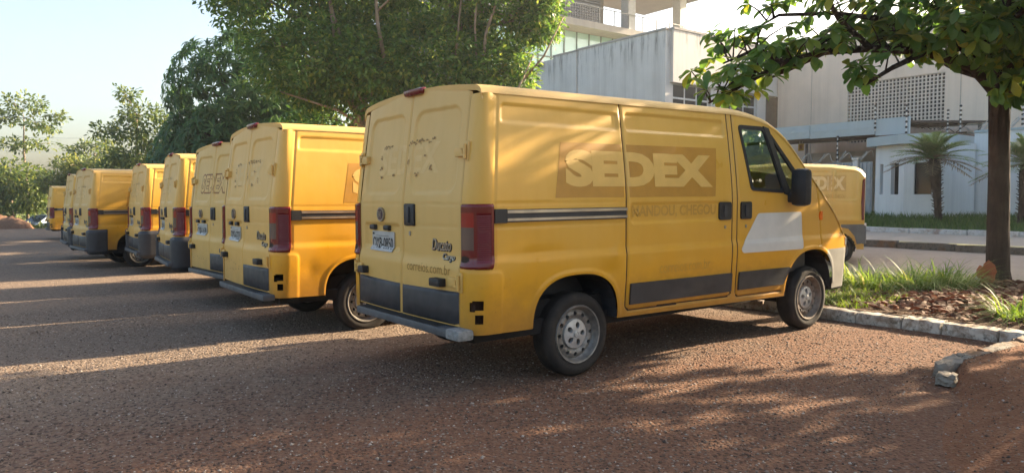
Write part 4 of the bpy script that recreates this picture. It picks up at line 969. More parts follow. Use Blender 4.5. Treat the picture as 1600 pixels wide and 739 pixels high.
def corner_bumper(root):
    for s in (-1, 1):
        nu_, nv_ = 22, 14; U = np.linspace(0, 1, nu_); xt = np.interp(U, [0, .1, .16, .22, .3, .4, 1], [0, 0, .01, .03, .07, .13, .34]); fl_ = np.clip(U / .1, 0, 1); Vv = np.linspace(.33, .885, nv_)
        AX, AZ = np.meshgrid(xt, Vv, indexing='ij'); AU = np.meshgrid(U, Vv, indexing='ij')[0]; AF = np.meshgrid(fl_, Vv, indexing='ij')[0]
        ed = np.minimum(np.minimum(AU, 1 - AU) / .08, np.minimum(AZ - .33, .885 - AZ) / .05); of = -.01 + .065 * sstep(0, 1, ed)
        Pt = side_pos(AX, AZ, s, of, False, AF).reshape(-1, 3); Ft = grid_faces(nu_, nv_); Ft = Ft if s < 0 else Ft[:, :, ::-1]
        sub("bumper_corner", Pt, Ft, np.ones(Ft.shape[:2], bool), [M['dark']], root)
# ---------------------------------------------------------------- the row
van = build_van()
GR = "postal vans parked side by side in the row"
ROW = [(-.828, 5.713, 0, 53.179, (1, 1, 1), "OYB-0850", 'ghost', 0, "yellow cargo van nearest the camera, with a white panel on its cab door"),
       (-2.891, 7.913, -.045, 53.56, (1.06, 1.02, .92), "OYS-6223", 'ghost', 0, "yellow cargo van second in the row, rust holes punched along its left rear door"),
       (-4.11, 9.975, -.085, 48.55, (1.0, 1.0, .95), "OYB-1630", 'outline', 0, "yellow cargo van with brown-edged SEDEX letters on its rear doors, third in the row"),
       (-5.783, 12.196, -.105, 57.27, (1.02, 1.0, .95), "OYB-0843", 'ghost', 1, "yellow van fourth in the row, thin silver frame on its black bumper corner"),
       (-7.787, 15.045, -.14, 54.66, (1.0, .98, .9), "OYB-0912", 'ghost', 1, "yellow cargo van fifth in the row, bent silver step below its doors"),
       (-9.714, 16.406, -.18, 48.82, (.94, .92, .9), "OYB-1127", 'ghost', 1, "dull yellow cargo van showing its whole rear flank, sixth in the row"),
       (-11.723, 19.179, -.21, 53.8, (.95, .94, .9), "OYB-0776", 'ghost', 1, "yellow cargo van mostly hidden behind the dull sixth van"),
       (-19.392, 30.491, -.335, 54.2, (1.08, 1.05, .9), "OYB-0654", 'ghost', 0, "bright yellow cargo van standing alone at the far end beside the blue car")]
for i, (x, y, z, hd, tint, plate, rear, bump, lab) in enumerate(ROW):
    r = van if i == 0 else copy_tree(PROTO)
    if i == 0: PROTO = copy_tree(van)
    place_van(r, x, y, z, hd, lab, tint, plate, rear)
    if i == 0: r.rotation_euler = (0, -R_(.396), R_(90 - hd))
    if bump: corner_bumper(r)
    if i == 0:
        patch("door_panel_sticker", [rnd([(3.18, 1.215), (3.90, 1.215), (3.93, .862), (3.91, .845), (2.945, .853), (2.915, .89)], .03)], SIDE, M['white'], r, .004, .003, .02)
        patch("door_lettering", [text2d("correios.com.br", .10, .70, .83, .90, -.004)], REAR, simple("brown_lettering", (.30, .16, .025), .6), r, .0025, 0, .1)
        s_ = MB(); s_.box(-.128, .005, -.95, -.77, .402, .478, .025); s_.build("step_end_cap", simple("torn_grey_plastic", (.22, .22, .21), .7, var=.4, scale=25, bump=.5, bscale=60), r, smooth=30)
    if i in (1, 2):
        bits = []; rr = random.Random(i)
        for k in range(16 if i == 1 else 9):
            cu, cv = -.78 + .09 * (k % 8) + rr.uniform(-.02, .02), .62 + .08 * (k // 8) + rr.uniform(-.03, .03)
            bits.append([(cu + rr.uniform(.005, .014) * math.cos(6.283 * j / 5), cv + rr.uniform(.005, .014) * math.sin(6.283 * j / 5)) for j in range(5)])
        for cl in [c for c in r.children if c.name.startswith("door_cladding")][-2:]:
            if np.mean([v.co.y for v in cl.data.vertices]) > 0: bpy.data.objects.remove(cl)
        patch_stack("rust_hole", bits, r)
    if i == 3:
        f = MB(); f.tube([side_pos(np.array(.0), np.array(.86), -1, .075)] , .008, 6) if False else None
        pts = [side_pos(np.array(u), np.array(v), -1, .062) for u, v in ((.02, .84), (.30, .84), (.33, .80), (.33, .45))]
        f.tube([tuple(p) for p in pts], .008, 6); f.build("silver_strip", M['chrome'], r, smooth=40)
    if i == 0:
        m = MB(); m.box(.01, .12, -.90, -.80, .47, .70); m.build("corner_cavity", simple("rusty_cavity", (.05, .022, .012), .95, var=.4, scale=30), r)
for o in [PROTO] + list(PROTO.children_recursive): bpy.data.objects.remove(o)
# ================================================================ plants
M['bark'] = None
def barkmat(name, c0, c1, c2, sc=1.0):
    t = NT(name); v = t.co(); n = t.noise(t.map(v, (9 * sc, 9 * sc, 2.2 * sc)), 1.0, 6, .7, .6); w = t.vor(t.map(v, (16 * sc, 16 * sc, 4 * sc)), 1.0, 'Distance'); l = t.noise(v, 3, 4)
    c = t.mix(t.ramp(n, [(.3, 0.0), (.7, 1.0)]), c0, c1); c = t.mix(t.ramp(l, [(.5, 0.0), (.75, .7)]), c, c2)
    t.set(Base_Color=c, Roughness=.95, Specular_IOR_Level=.15); t.bump(t.math('ADD', n, t.math('MULTIPLY', w, .9)), 1.0, .06); return t.m
M['bark'] = barkmat("rough_dark_bark", (.022, .015, .012), (.062, .043, .033), (.085, .064, .052))
M['palebark'] = barkmat("pale_bark", (.20, .15, .105), (.33, .27, .20), (.40, .35, .28))
M['ficusleaf'] = leafmat("small_glossy_leaves", [(0, (.042, .105, .022)), (.45, (.072, .165, .034)), (.8, (.125, .22, .048)), (1, (.24, .28, .065))], .5)
M['mangoleaf'] = leafmat("long_mango_leaves", [(0, (.036, .098, .034)), (.6, (.068, .155, .05)), (1, (.115, .205, .06))], .42, .4, .4)
M['farleaf'] = leafmat("far_tree_leaves", [(0, (.045, .085, .022)), (.5, (.085, .135, .035)), (1, (.17, .20, .05))], .38)
M['farleaf2'] = leafmat("far_yellow_leaves", [(0, (.075, .115, .03)), (.5, (.125, .165, .045)), (1, (.20, .21, .06))], .38)
M['broadleaf'] = leafmat("broad_leaves", [(0, (.058, .135, .03)), (.55, (.09, .19, .042)), (.85, (.145, .24, .05)), (1, (.22, .24, .04))], .55, .4, .4)
M['youngleaf'] = leafmat("young_yellow_green_leaves", [(0, (.16, .22, .03)), (1, (.30, .32, .05))], .5, .4)
M['blade'] = leafmat("long_grass_blades", [(0, (.07, .15, .025)), (.6, (.13, .22, .04)), (.88, (.20, .27, .06)), (1, (.42, .36, .17))], .42, .5)
M['lawn'] = leafmat("lawn_blades", [(0, (.06, .12, .016)), (.6, (.11, .19, .025)), (1, (.20, .24, .05))], .40, .6)
M['vergegrass'] = leafmat("verge_blades", [(0, (.035, .085, .018)), (.7, (.06, .13, .026)), (1, (.11, .17, .04))], .3, .6)
M['palmleaf'] = leafmat("palm_leaflets", [(0, (.11, .20, .065)), (.6, (.17, .27, .085)), (1, (.25, .31, .11))], .3, .45)
M['deadleaf'] = leafmat("dead_palm_leaflets", [(0, (.17, .13, .07)), (1, (.27, .21, .11))], .2, .7)
M['dry'] = leafmat("dry_fallen_leaves", [(0, (.07, .034, .02)), (.5, (.13, .062, .036)), (.85, (.20, .11, .065)), (1, (.33, .24, .16))], .1, .8, .2)
M['brush'] = leafmat("meadow_brush", [(0, (.075, .11, .03)), (1, (.16, .18, .06))], .3)
def unit(v): v = np.asarray(v, float); return v / np.maximum(np.linalg.norm(v, axis=-1, keepdims=True), 1e-9)
LT = {}
LT['diamond'] = (np.array([(0, 0, 0), (.45, -.28, .06), (.45, .28, .06), (1, 0, -.05)], float), [(0, 1, 3), (0, 3, 2)])
LT['oval'] = (np.array([(0, 0, 0), (.3, -.22, .05), (.3, .22, .05), (.7, -.18, .02), (.7, .18, .02), (1, 0, -.10)], float), [(0, 1, 2), (1, 3, 4, 2), (3, 5, 4)])
def _long(wid, droop, n=4):
    V = [(0, 0, 0)]; F = []
    for i in range(1, n):
        t_ = i / n; x = t_; z = -droop * t_ * t_; w = wid * math.sin(math.pi * t_ ** .8) ** .7
        V += [(x, -w, z + w * .45), (x, 0, z), (x, w, z + w * .45)]
    V.append((1 - droop * .25, 0, -droop)); k = 1
    F += [(0, 1, 2), (0, 2, 3)]
    for i in range(n - 2): F += [(k, k + 3, k + 4, k + 1), (k + 1, k + 4, k + 5, k + 2)]; k += 3
    F += [(k, len(V) - 1, k + 1), (k + 1, len(V) - 1, k + 2)]
    return np.array(V, float), F
LT['long'] = _long(.10, .45, 3)
LT['broad'] = (lambda: (np.array([(0, 0, 0), (.12, 0, .0), (.35, -.13, .05), (.35, 0, 0), (.35, .13, .05), (.62, -.23, .03), (.62, 0, -.05), (.62, .23, .03), (.85, -.17, -.06), (.85, 0, -.11), (.85, .17, -.06), (1, 0, -.19)], float),
    [(0, 1, 1 + 1, ) if False else (1, 2, 3), (1, 3, 4), (2, 5, 6, 3), (3, 6, 7, 4), (5, 8, 9, 6), (6, 9, 10, 7), (8, 11, 9), (9, 11, 10), (0, 2, 1), (0, 1, 4)]))()
def inst(tp, pos, dirs, nrm, size):
    """many copies of one leaf shape as a vertex and face array"""
    V0, F0 = LT[tp]; pos = np.asarray(pos, float); m = len(pos); d = unit(dirs); nr = np.asarray(nrm, float); nr = unit(nr - d * (nr * d).sum(-1, keepdims=True)); b = np.cross(nr, d)
    sz = np.broadcast_to(np.asarray(size, float), (m,))
    P = pos[:, None, :] + sz[:, None, None] * (V0[None, :, 0:1] * d[:, None, :] + V0[None, :, 1:2] * b[:, None, :] + V0[None, :, 2:3] * nr[:, None, :])
    n = len(V0); off = n * np.arange(m)
    out = []
    for k in (3, 4):
        f = np.array([x for x in F0 if len(x) == k], int)
        if len(f): out.append((f[None] + off[:, None, None]).reshape(-1, k))
    return P.reshape(-1, 3), out
def shell_pts(r, c, rad, n, lo=.55, up=.0):
    d = unit(r.normal(size=(n, 3))); k = r.uniform(lo ** 3, 1, n) ** (1 / 3)
    return np.asarray(c) + d * k[:, None] * np.asarray(rad), d
def clump_leaves(r, centres, out, nleaf, rad, size, tp, droop=.3, jit=1.0, flat=.75):
    m = len(centres); c = np.repeat(centres, nleaf, 0); o = np.repeat(out, nleaf, 0); N = len(c)
    off = unit(r.normal(size=(N, 3))) * (r.random((N, 1)) ** .5) * rad; off[:, 2] *= flat
    d = unit(unit(off) * .8 + o * .5 + r.normal(size=(N, 3)) * .5 * jit - np.array([0, 0, droop])); nr = unit(np.array([0, 0, 1.0]) + o * .5 + r.normal(size=(N, 3)) * .5)
    return inst(tp, c + off, d, nr, size * r.uniform(.7, 1.25, N))
def limbs(mb, base, tips, r0, r, mid=.5, sag=.0, n=7, seed=0):
    """curved tapering limbs from base to each tip"""
    rr = random.Random(seed); ends = []
    for tp in tips:
        b = Vector(base); e = Vector(tp); mp = b.lerp(e, .5) + Vector((rr.uniform(-.25, .25), rr.uniform(-.25, .25), (e - b).length * .10 - sag)) * 1.0
        pts = [((1 - t_) ** 2) * b + 2 * t_ * (1 - t_) * mp + t_ * t_ * e + Vector((rr.uniform(-.04, .04), rr.uniform(-.04, .04), rr.uniform(-.03, .03))) * (0 < t_ < 1) for t_ in np.linspace(0, 1, 7)]
        mb.tube(pts, list(np.linspace(r0, r, 7)), n); ends.append(pts)
    return ends
def tree_thing(name, label, base, group=None, cat="tree"): return thing(name, label, cat, base, 0, group)
def crown(root, name, parts, mat, stuff=False):
    Vs = []; Fs = {3: [], 4: []}; n = 0
    for V, F in parts:
        Vs.append(V)
        for f in F: Fs[f.shape[1]].append(f + n)
        n += len(V)
    V = np.concatenate(Vs) - np.asarray(root.location); F = [np.concatenate(Fs[k]) for k in (3, 4) if Fs[k]]
    o = link(name, mesh_np(name, V, F), mat, root)
    if stuff: o['kind'] = 'stuff'
    return o
# ---------------------------------------------------------------- big small-leaved trees behind the vans
def blob_tree(name, label, base, trunk_pts, radii, blobs, leafsize, tp, mat, bark, seed, nclump=34, crad=.34, tips=6, extra=(), group=None, lo=.55, droop=.35):
    root = tree_thing(name, label, base, group); r = np.random.default_rng(seed); mb = MB()
    mb.tube(trunk_pts, radii, 10); top = trunk_pts[-1]
    C, D = [], []
    for (c, rad, n) in blobs:
        p, d = shell_pts(r, c, rad, n, lo); C.append(p); D.append(d)
        sel = p[r.choice(len(p), min(tips, len(p)), False)]
        near = min(trunk_pts, key=lambda t_: (Vector(t_) - Vector(c)).length)
        hub = Vector(near).lerp(Vector(c), .55); limbs(mb, near, [hub], radii[-1] * .8, radii[-1] * .45, seed=seed); limbs(mb, hub, [tuple(x) for x in sel], radii[-1] * .4, .012, n=5, seed=seed + 1)
    for e in extra: mb.tube(e[0], e[1], 7)
    mb.build("trunk", bark, root, smooth=True, org=base)
    C = np.concatenate(C); D = np.concatenate(D)
    crown(root, "crown", [clump_leaves(r, C, D, nclump, crad, leafsize, tp, droop)], mat)
    return root
blob_tree("leafy_tree", "tall dark tree with pale twigs rising behind the second and third vans", (-4.0, 22.0, -.1), [(-4.0, 22, -.1), (-4.25, 22, 2.6), (-4.5, 22, 3.8), (-5.3, 22.1, 5.1), (-6.2, 22.4, 6.6)], [.20, .17, .15, .12, .08],
    [((-7.0, 23.2, 8.0), (2.7, 2.6, 2.2), 420), ((-4.7, 22.6, 8.6), (2.6, 2.6, 2.4), 400), ((-5.6, 21.9, 5.4), (2.2, 1.9, 1.35), 330), ((-4.0, 21.6, 4.9), (1.7, 1.8, 1.1), 230), ((-8.6, 23.3, 8.2), (1.5, 1.4, .9), 90), ((-5.4, 24.2, 3.5), (2.0, 1.5, 1.2), 190)], .165, 'oval', M['ficusleaf'], M['palebark'], 21, 30, .42,
    extra=[([(-4.1, 22, 3.2), (-4.35, 21.6, 4.2), (-4.9, 21.0, 5.4)], [.08, .07, .04]), ([(-5.0, 21.1, 5.3), (-5.15, 21.1, 6.6), (-5.35, 20.9, 8.2)], [.05, .045, .03]), ([(-4.75, 21.1, 5.5), (-5.1, 21.1, 6.6), (-5.3, 21.1, 7.6)], [.045, .04, .03]), ([(-3.6, 20.9, 5.2), (-3.8, 20.9, 6.3), (-3.9, 20.9, 7.8)], [.06, .055, .04]), ([(-3.85, 20.9, 6.6), (-3.3, 20.8, 7.1), (-2.4, 20.8, 7.3)], [.035, .03, .02]), ([(-4.15, 21.7, 3.35), (-5.0, 21.2, 3.9), (-6.6, 20.9, 4.4)], [.05, .04, .02])])
blob_tree("leafy_tree", "bright green tree with slender white stems, reaching over the nearest van towards the grey wall", (-1.4, 22.5, -.1), [(-1.4, 22.5, -.1), (-1.5, 22.4, 2.6), (-1.7, 22.3, 4.4), (-1.8, 22.3, 6.4)], [.16, .14, .11, .08],
    [((-2.2, 22.4, 8.2), (2.4, 2.3, 2.1), 330), ((-.4, 22.3, 7.4), (1.8, 2.0, 1.5), 220), ((-2.4, 21.8, 5.2), (1.9, 1.8, 1.5), 270), ((-.7, 21.8, 4.9), (1.3, 1.4, 1.1), 130), ((.75, 22.0, 6.7), (.7, .9, .75), 60), ((.05, 21.6, 5.0), (.55, .8, 1.0), 56), ((.9, 22, 7.9), (.8, 1, .8), 50)], .165, 'oval', M['ficusleaf'], M['palebark'], 22, 30, .40,
    extra=[([(-.85, 21.1, 4.9), (-.75, 20.9, 6.0), (-.2, 20.9, 7.6)], [.05, .045, .03]), ([(-1.0, 21.1, 5.0), (-1.05, 20.9, 6.2), (-.95, 20.9, 7.8)], [.035, .03, .025]), ([(-1.6, 20.9, 5.4), (-1.5, 20.9, 6.4), (-1.35, 20.9, 7.8)], [.035, .03, .025]), ([(-.9, 21, 3.6), (.1, 20.8, 4.3), (.6, 20.8, 5.4)], [.05, .04, .02]), ([(.2, 21, 4.6), (.9, 21, 5.4), (1.5, 21.2, 6.6)], [.035, .03, .015])])
# ---------------------------------------------------------------- mango with drooping rosettes
def rosettes(r, C, D, n, size, tp, spread=.9, droop=.25):
    c = np.repeat(C, n, 0); o = np.repeat(D, n, 0); N = len(c)
    t_ = unit(np.cross(o, r.normal(size=(N, 3)))); d = unit(t_ * spread + o * r.uniform(.1, .9, (N, 1)) - np.array([0, 0, droop])); nr = unit(o + np.array([0, 0, .6]) + r.normal(size=(N, 3)) * .15)
    return inst(tp, c + d * .02, d, nr, size * r.uniform(.75, 1.15, N))
mg = tree_thing("mango_tree", "dark mango tree with drooping star-shaped leaf clusters above the middle vans", (-10.5, 28.0, -.25)); r = np.random.default_rng(31)
mb = MB(); mb.tube([(-10.5, 28, -.3), (-10.4, 28, 1.2), (-10.3, 28.1, 2.6)], [.28, .24, .2], 12); C = []; D = []
for c, rad, n in (((-10.4, 28.6, 5.3), (2.9, 2.6, 2.6), 700), ((-12.0, 28.0, 3.0), (1.7, 1.8, 1.7), 260), ((-8.7, 28.0, 3.4), (2.1, 2.0, 1.9), 320), ((-10.6, 27.2, 3.2), (1.9, 1.5, 1.6), 240)):
    p, d = shell_pts(r, c, rad, n, .72); C.append(p); D.append(d); limbs(mb, (-10.3, 28.1, 2.6), [tuple(x) for x in p[:7]], .10, .02, n=6, seed=n)
mb.build("trunk", M['bark'], mg, smooth=True, org=mg.location)
C = np.concatenate(C); D = unit(np.concatenate(D) + np.array([0, 0, .25])); crown(mg, "crown", [rosettes(r, C, D, 15, .40, 'long')], M['mangoleaf'])
# ---------------------------------------------------------------- far trees on the left
def far_tree(label, x, y, z0, h, blobs, mat, seed, leaf=.32, tp='oval', ncl=16, crad=.55, name="far_tree", bark=None, rt=.14):
    bl = [((x + c[0], y + c[1], z0 + c[2]), c[3], c[4]) for c in blobs]
    return blob_tree(name, label, (x, y, z0), [(x, y, z0), (x + .1, y, z0 + h * .35), (x - .1, y, z0 + h * .65), (x, y, z0 + h * .93)], [rt, rt * .8, rt * .6, rt * .3], bl, leaf, tp, mat, bark or M['palebark'], seed, ncl, crad, 5, group="trees beyond the car park", lo=.5, droop=.2)
ZF = -1.2
far_tree("tall open tree with flat tiers of leaves against the sky at the far left", -36.6, 55, ZF, 9.2, [(0, 0, 9.6, (1.3, 1.4, .7), 26), (1.5, 0, 8.0, (1.3, 1.4, .3), 16), (-1.6, 0, 8.5, (1.2, 1.3, .35), 16), (.6, 0, 6.6, (1.7, 1.5, .3), 18), (-1.7, 0, 6.6, (1.2, 1.3, .3), 14), (2.6, 0, 8.7, (.6, .7, .3), 7)], M['farleaf'], 41, rt=.12)
far_tree("feathery open tree standing above the roofs of the farthest vans", -23.0, 45, ZF, 8.2, [(-.6, 0, 8.9, (.6, .8, .4), 14), (.4, 0, 7.7, (1.6, 1.4, .6), 44), (-1.2, 0, 6.6, (1.6, 1.4, .45), 44), (1.2, 0, 6.4, (1.4, 1.4, .9), 60), (.4, 0, 5.2, (2.0, 1.5, .8), 70), (-1.4, 0, 4.6, (1.3, 1.3, .5), 34), (1.6, 0, 4.2, (1.6, 1.4, 1.0), 70)], M['farleaf'], 42, .26, crad=.42)
far_tree("dense green tree low at the left edge, in front of the tall open tree", -39.5, 52, ZF, 5.0, [(0, 0, 4.4, (2.6, 2.2, 1.6), 150), (1.6, -.5, 2.8, (1.9, 1.6, 1.5), 100), (-1.5, 0, 2.8, (2.0, 2, 1.6), 100)], M['farleaf'], 43, .30)
far_tree("rounded green tree beside the earth heap, above the blue car", -35.0, 51, ZF, 4.6, [(0, 0, 3.9, (2.0, 1.8, 1.2), 110), (1.0, 0, 2.6, (1.6, 1.5, 1.2), 80), (-1.0, 0, 2.5, (1.4, 1.4, 1.1), 60)], M['farleaf'], 44, .30)
far_tree("hazy green tree with a rounded top right of the tall open tree", -36.5, 64, ZF, 7.0, [(0, 0, 6.0, (2.6, 2, 1.6), 120), (2.4, 0, 4.6, (2.2, 2, 1.7), 110), (-1, 0, 4.0, (2.2, 2, 1.6), 100)], M['farleaf'], 45, .34)
far_tree("yellowish spreading tree behind the farthest van", -29.5, 50, ZF, 5.2, [(0, 0, 4.7, (2.0, 1.6, .55), 80), (1.9, 0, 4.3, (1.8, 1.6, .5), 70), (.2, 0, 3.3, (1.9, 1.6, .9), 90), (-1.6, 0, 3.6, (1.2, 1.3, .6), 50)], M['farleaf2'], 46, .28)
far_tree("pale green spreading tree between the far van and the feathery tree", -26.0, 52, ZF, 5.4, [(0, 0, 4.7, (2.3, 1.8, .7), 90), (1.8, 0, 3.8, (2.0, 1.8, .9), 90), (-1.4, 0, 3.4, (1.7, 1.6, .8), 70)], M['farleaf2'], 47, .28)
far_tree("dark green tree filling the gap left of the mango tree", -21.0, 50, ZF, 5.0, [(0, 0, 4.0, (2.6, 2, 1.4), 130), (2.2, 0, 3.0, (2.0, 2, 1.5), 100), (-1.6, 0, 2.6, (1.7, 1.6, 1.2), 70)], M['farleaf'], 48, .28)
# distant wood closing the horizon
r = np.random.default_rng(51); n = 5200; an = r.uniform(-58, 32, n); dist = r.uniform(74, 105, n); x = dist * np.sin(np.radians(an)); y = dist * np.cos(np.radians(an)); hh = 3.4 + 2.6 * vnoise(an, dist * .05, 2.2, 12)
P = np.stack([x, y, -1.2 + hh * r.random(n) ** .75], -1); V, Fw = inst('oval', P, r.normal(size=(n, 3)) + [0, 0, .2], r.normal(size=(n, 3)) + [0, -1, .8], r.uniform(.9, 1.7, n)); o = link("distant_wood", mesh_np("distant_wood", V, Fw), M['farleaf']); o['kind'] = 'stuff'
r = np.random.default_rng(52); n = 9000; x = r.uniform(-52, -24, n); y = r.uniform(46, 64, n); P = np.stack([x, y, np.full(n, -1.2) + .25 * r.random(n)], -1); V, Fw = inst('diamond', P, r.normal(size=(n, 3)) * .5 + [0, 0, 1], r.normal(size=(n, 3)), r.uniform(.3, .9, n)); o = link("meadow_grass", mesh_np("meadow_grass", V, Fw), M['brush']); o['kind'] = 'stuff'
# heap of tipped earth
nA, nB = 40, 16; AA, BB = np.meshgrid(np.linspace(-1, 1, nA), np.linspace(-1, 1, nB), indexing='ij'); hgt = np.clip(1 - AA ** 4 - BB ** 2, 0, 1) ** .6 * (.72 + .35 * (vnoise(AA * 9 + 20, BB * 3 + 9, 1, 13) - .5) + .3 * (vnoise(AA * 30 + 70, BB * 9 + 9, 1, 14) - .5))
V = np.stack([-31.8 + AA * 3.7 - BB * .6, 43.4 + BB * 1.2 - AA * .7, -.42 + hgt * 1.0], -1).reshape(-1, 3) ; o = link("earth_heap", mesh_np("earth_heap", V, grid_faces(nA, nB).reshape(-1, 4), True), earthmat("tipped_earth", (.15, .075, .045), (.24, .14, .085), (.34, .25, .17))); o['kind'] = 'structure'
# ---------------------------------------------------------------- broad-leaved tree on the right
tb_ = W(8.9, -.97, .11); rt = tree_thing("broad_leaf_tree", "rough-barked tree with broad leaves in the planting bed on the right", tb_); bx, by = tb_.x, tb_.y
r = np.random.default_rng(61); mb = MB()
tr = [(bx + .02, by, -.1), (bx + .01, by, .12), (bx, by, .35), (bx - .02, by, 1.0), (bx - .03, by, 1.7), (bx - .05, by, 2.3), (bx - .08, by - .02, 2.9), (bx + .05, by - .05, 3.7), (bx + .1, by, 5.2)]
mb.tube(tr, [.24, .19, .15, .138, .132, .13, .135, .10, .06], 20)
limb = [Vector((bx - .08, by - .05, 2.75)), Vector((6.2, 9.9, 3.12)), Vector((5.4, 9.6, 3.28)), Vector((4.55, 9.35, 3.27)), Vector((3.9, 9.2, 3.2)), Vector((3.3, 9.0, 3.02)), Vector((2.75, 8.8, 2.72)), Vector((2.33, 8.7, 2.5))]
mb.tube(limb, [.075, .06, .052, .046, .045, .034, .024, .012], 8)
subl = [[limb[2], Vector((4.7, 9.3, 3.62)), Vector((4.0, 9.15, 3.66)), Vector((3.25, 9.0, 3.6)), Vector((2.95, 8.9, 3.42))], [limb[2], Vector((4.75, 9.2, 3.0)), Vector((4.35, 9.0, 2.78)), Vector((4.1, 8.95, 2.74))], [limb[3], Vector((3.9, 8.8, 3.5)), Vector((3.5, 8.5, 3.85)), Vector((3.1, 8.3, 3.95))], [limb[4], Vector((3.5, 9.3, 3.0)), Vector((3.2, 9.3, 2.86))], [limb[5], Vector((3.0, 9.0, 3.2)), Vector((2.55, 8.9, 3.0))], [limb[1], Vector((5.3, 9.3, 3.9)), Vector((4.4, 9.0, 4.2)), Vector((3.6, 8.9, 4.3))],
    [limb[1], Vector((6.0, 9.0, 3.5)), Vector((5.6, 8.3, 3.7)), Vector((5.0, 7.8, 3.7))]]
for s_ in subl: mb.tube(s_, list(np.linspace(.045, .01, len(s_))), 6)
C, D = [], []
def along(pl, n, up0, up1, side, drop=0):
    for _ in range(n):
        k = r.random() ** .85 * (len(pl) - 1); i = min(int(k), len(pl) - 2); p = pl[i].lerp(pl[i + 1], k - i); q = Vector((r.uniform(-side, side), r.uniform(-side, side), r.uniform(up0, up1) - drop)); e = p + q
        C.append(tuple(e)); D.append(tuple((q.normalized() * .6 + Vector((-.45, -.1, .45))).normalized())); mb.tube([p, p.lerp(e, .5) + Vector((0, 0, .03)), e], [.012, .009, .006], 4)
along(limb[1:], 46, .02, .45, .35); along(limb[5:], 12, -.05, .25, .2)
for s_ in subl: along(s_, 16 if s_ is not subl[1] else 9, -.05, .35, .3)
base_C = len(C)
# whole crown above and around
for c, rad, n in (((bx + .75, by - 1.3, 4.7), (2.5, 2.4, 1.2), 230), ((bx + .3, by - .4, 3.5), (1.0, 1.0, .75), 120), ((bx - 1.1, by - .8, 3.75), (1.1, 1.2, .5), 90), ((5.9, 9.4, 3.65), (1.5, .9, .5), 130), ((bx - .1, by - .7, 3.3), (.75, .6, .7), 60)):
    p, d = shell_pts(r, c, rad, n, .6); C += [tuple(x) for x in p]; D += [tuple(x) for x in unit(d + np.array([0, 0, .3]))]; limbs(mb, tr[6] if n != 90 else limb[1], [tuple(x) for x in p[:8]], .06, .012, n=5, seed=n)
mb.build("trunk", M['bark'], rt, smooth=True, org=tb_)
C = np.array(C); D = np.array(D); nl = 8
cp_ = np.repeat(C, nl, 0); o_ = np.repeat(D, nl, 0); N = len(cp_); tt = unit(np.cross(o_, r.normal(size=(N, 3)))); dd = unit(tt * .95 + o_ * r.uniform(-.1, .7, (N, 1)) - np.array([0, 0, .42])); nn_ = unit(o_ * .6 + np.array([0, 0, .9]) + r.normal(size=(N, 3)) * .25); ss = r.uniform(.15, .27, N)
# the leaves nearest the viewer are leaves of their own
rel = cp_ - np.array([0, 0, 1.377]); dep = rel[:, 1]; px = rel[:, 0] / dep; pz = rel[:, 2] / dep
vis = (px < .70) & (px > .2) & (pz < .275) & (dep > 1); score = np.where(vis, ss / dep, -1); idx = np.argsort(-score)[:290]; own = np.zeros(N, bool); own[idx] = True
V0, F0 = LT['broad']; young = r.random(N) < .06
lm = {}
for k, mt in ((0, M['broadleaf']), (1, M['youngleaf'])):
    me = bpy.data.meshes.new("leaf"); me.from_pydata([tuple(v) for v in V0], [], F0); me.materials.append(mt); me.polygons.foreach_set("use_smooth", np.ones(len(me.polygons), bool)); lm[k] = me
for i in idx:
    d_ = Vector(dd[i]).normalized(); n_ = Vector(nn_[i]); n_ = (n_ - d_ * n_.dot(d_)).normalized(); b_ = n_.cross(d_)
    o = bpy.data.objects.new("leaf", lm[int(young[i])]); COL.objects.link(o); o.parent = rt
    o.matrix_local = Matrix.Translation(Vector(cp_[i]) - tb_) @ Matrix((d_, b_, n_)).transposed().to_4x4() @ Matrix.Scale(float(ss[i]), 4)
for mt, sel in ((M['broadleaf'], ~own & ~young), (M['youngleaf'], ~own & young)):
    crown(rt, "crown", [inst('broad', cp_[sel], dd[sel], nn_[sel], ss[sel])], mt, True)
# second tree of the same kind further along the bed (it throws the shade over the foreground)
def shade_tree(label, a, q, rad, n, seed, zc=4.6, rz=1.7):
    b = W(a, q, .1); t2 = tree_thing("broad_leaf_tree", label, b); r = np.random.default_rng(seed); mb = MB()
    mb.tube([tuple(b), (b.x, b.y, 1.5), (b.x + .1, b.y, 3.2), (b.x, b.y, zc + .6)], [.24, .18, .15, .06], 14)
    p, d = shell_pts(r, (b.x, b.y, zc), (rad, rad, rz), n, .35); p2, d2 = shell_pts(r, (b.x + .1, b.y - .4, 2.5), (2.3, 2.3, .9), n // 3, .3); p = np.concatenate([p, p2]); d = np.concatenate([d, d2]); limbs(mb, (b.x + .1, b.y, 3.0), [tuple(x) for x in p[:14]], .08, .012, n=6, seed=seed); mb.build("trunk", M['bark'], t2, smooth=True, org=b)
    d = unit(d + np.array([0, 0, .3])); c = np.repeat(p, 8, 0); o = np.repeat(d, 8, 0); N = len(c); tt = unit(np.cross(o, r.normal(size=(N, 3)))); dd = unit(tt * .95 + o * r.uniform(-.1, .7, (N, 1)) - np.array([0, 0, .4]))
    crown(t2, "crown", [inst('broad', c, dd, unit(o * .6 + [0, 0, .9] + r.normal(size=(N, 3)) * .25), r.uniform(.17, .28, N))], M['broadleaf'], True)
shade_tree("broad-leaved tree standing in the bed past the right edge of the view", 8.7, -5.7, 3.9, 1400, 62, 4.0, 1.7)
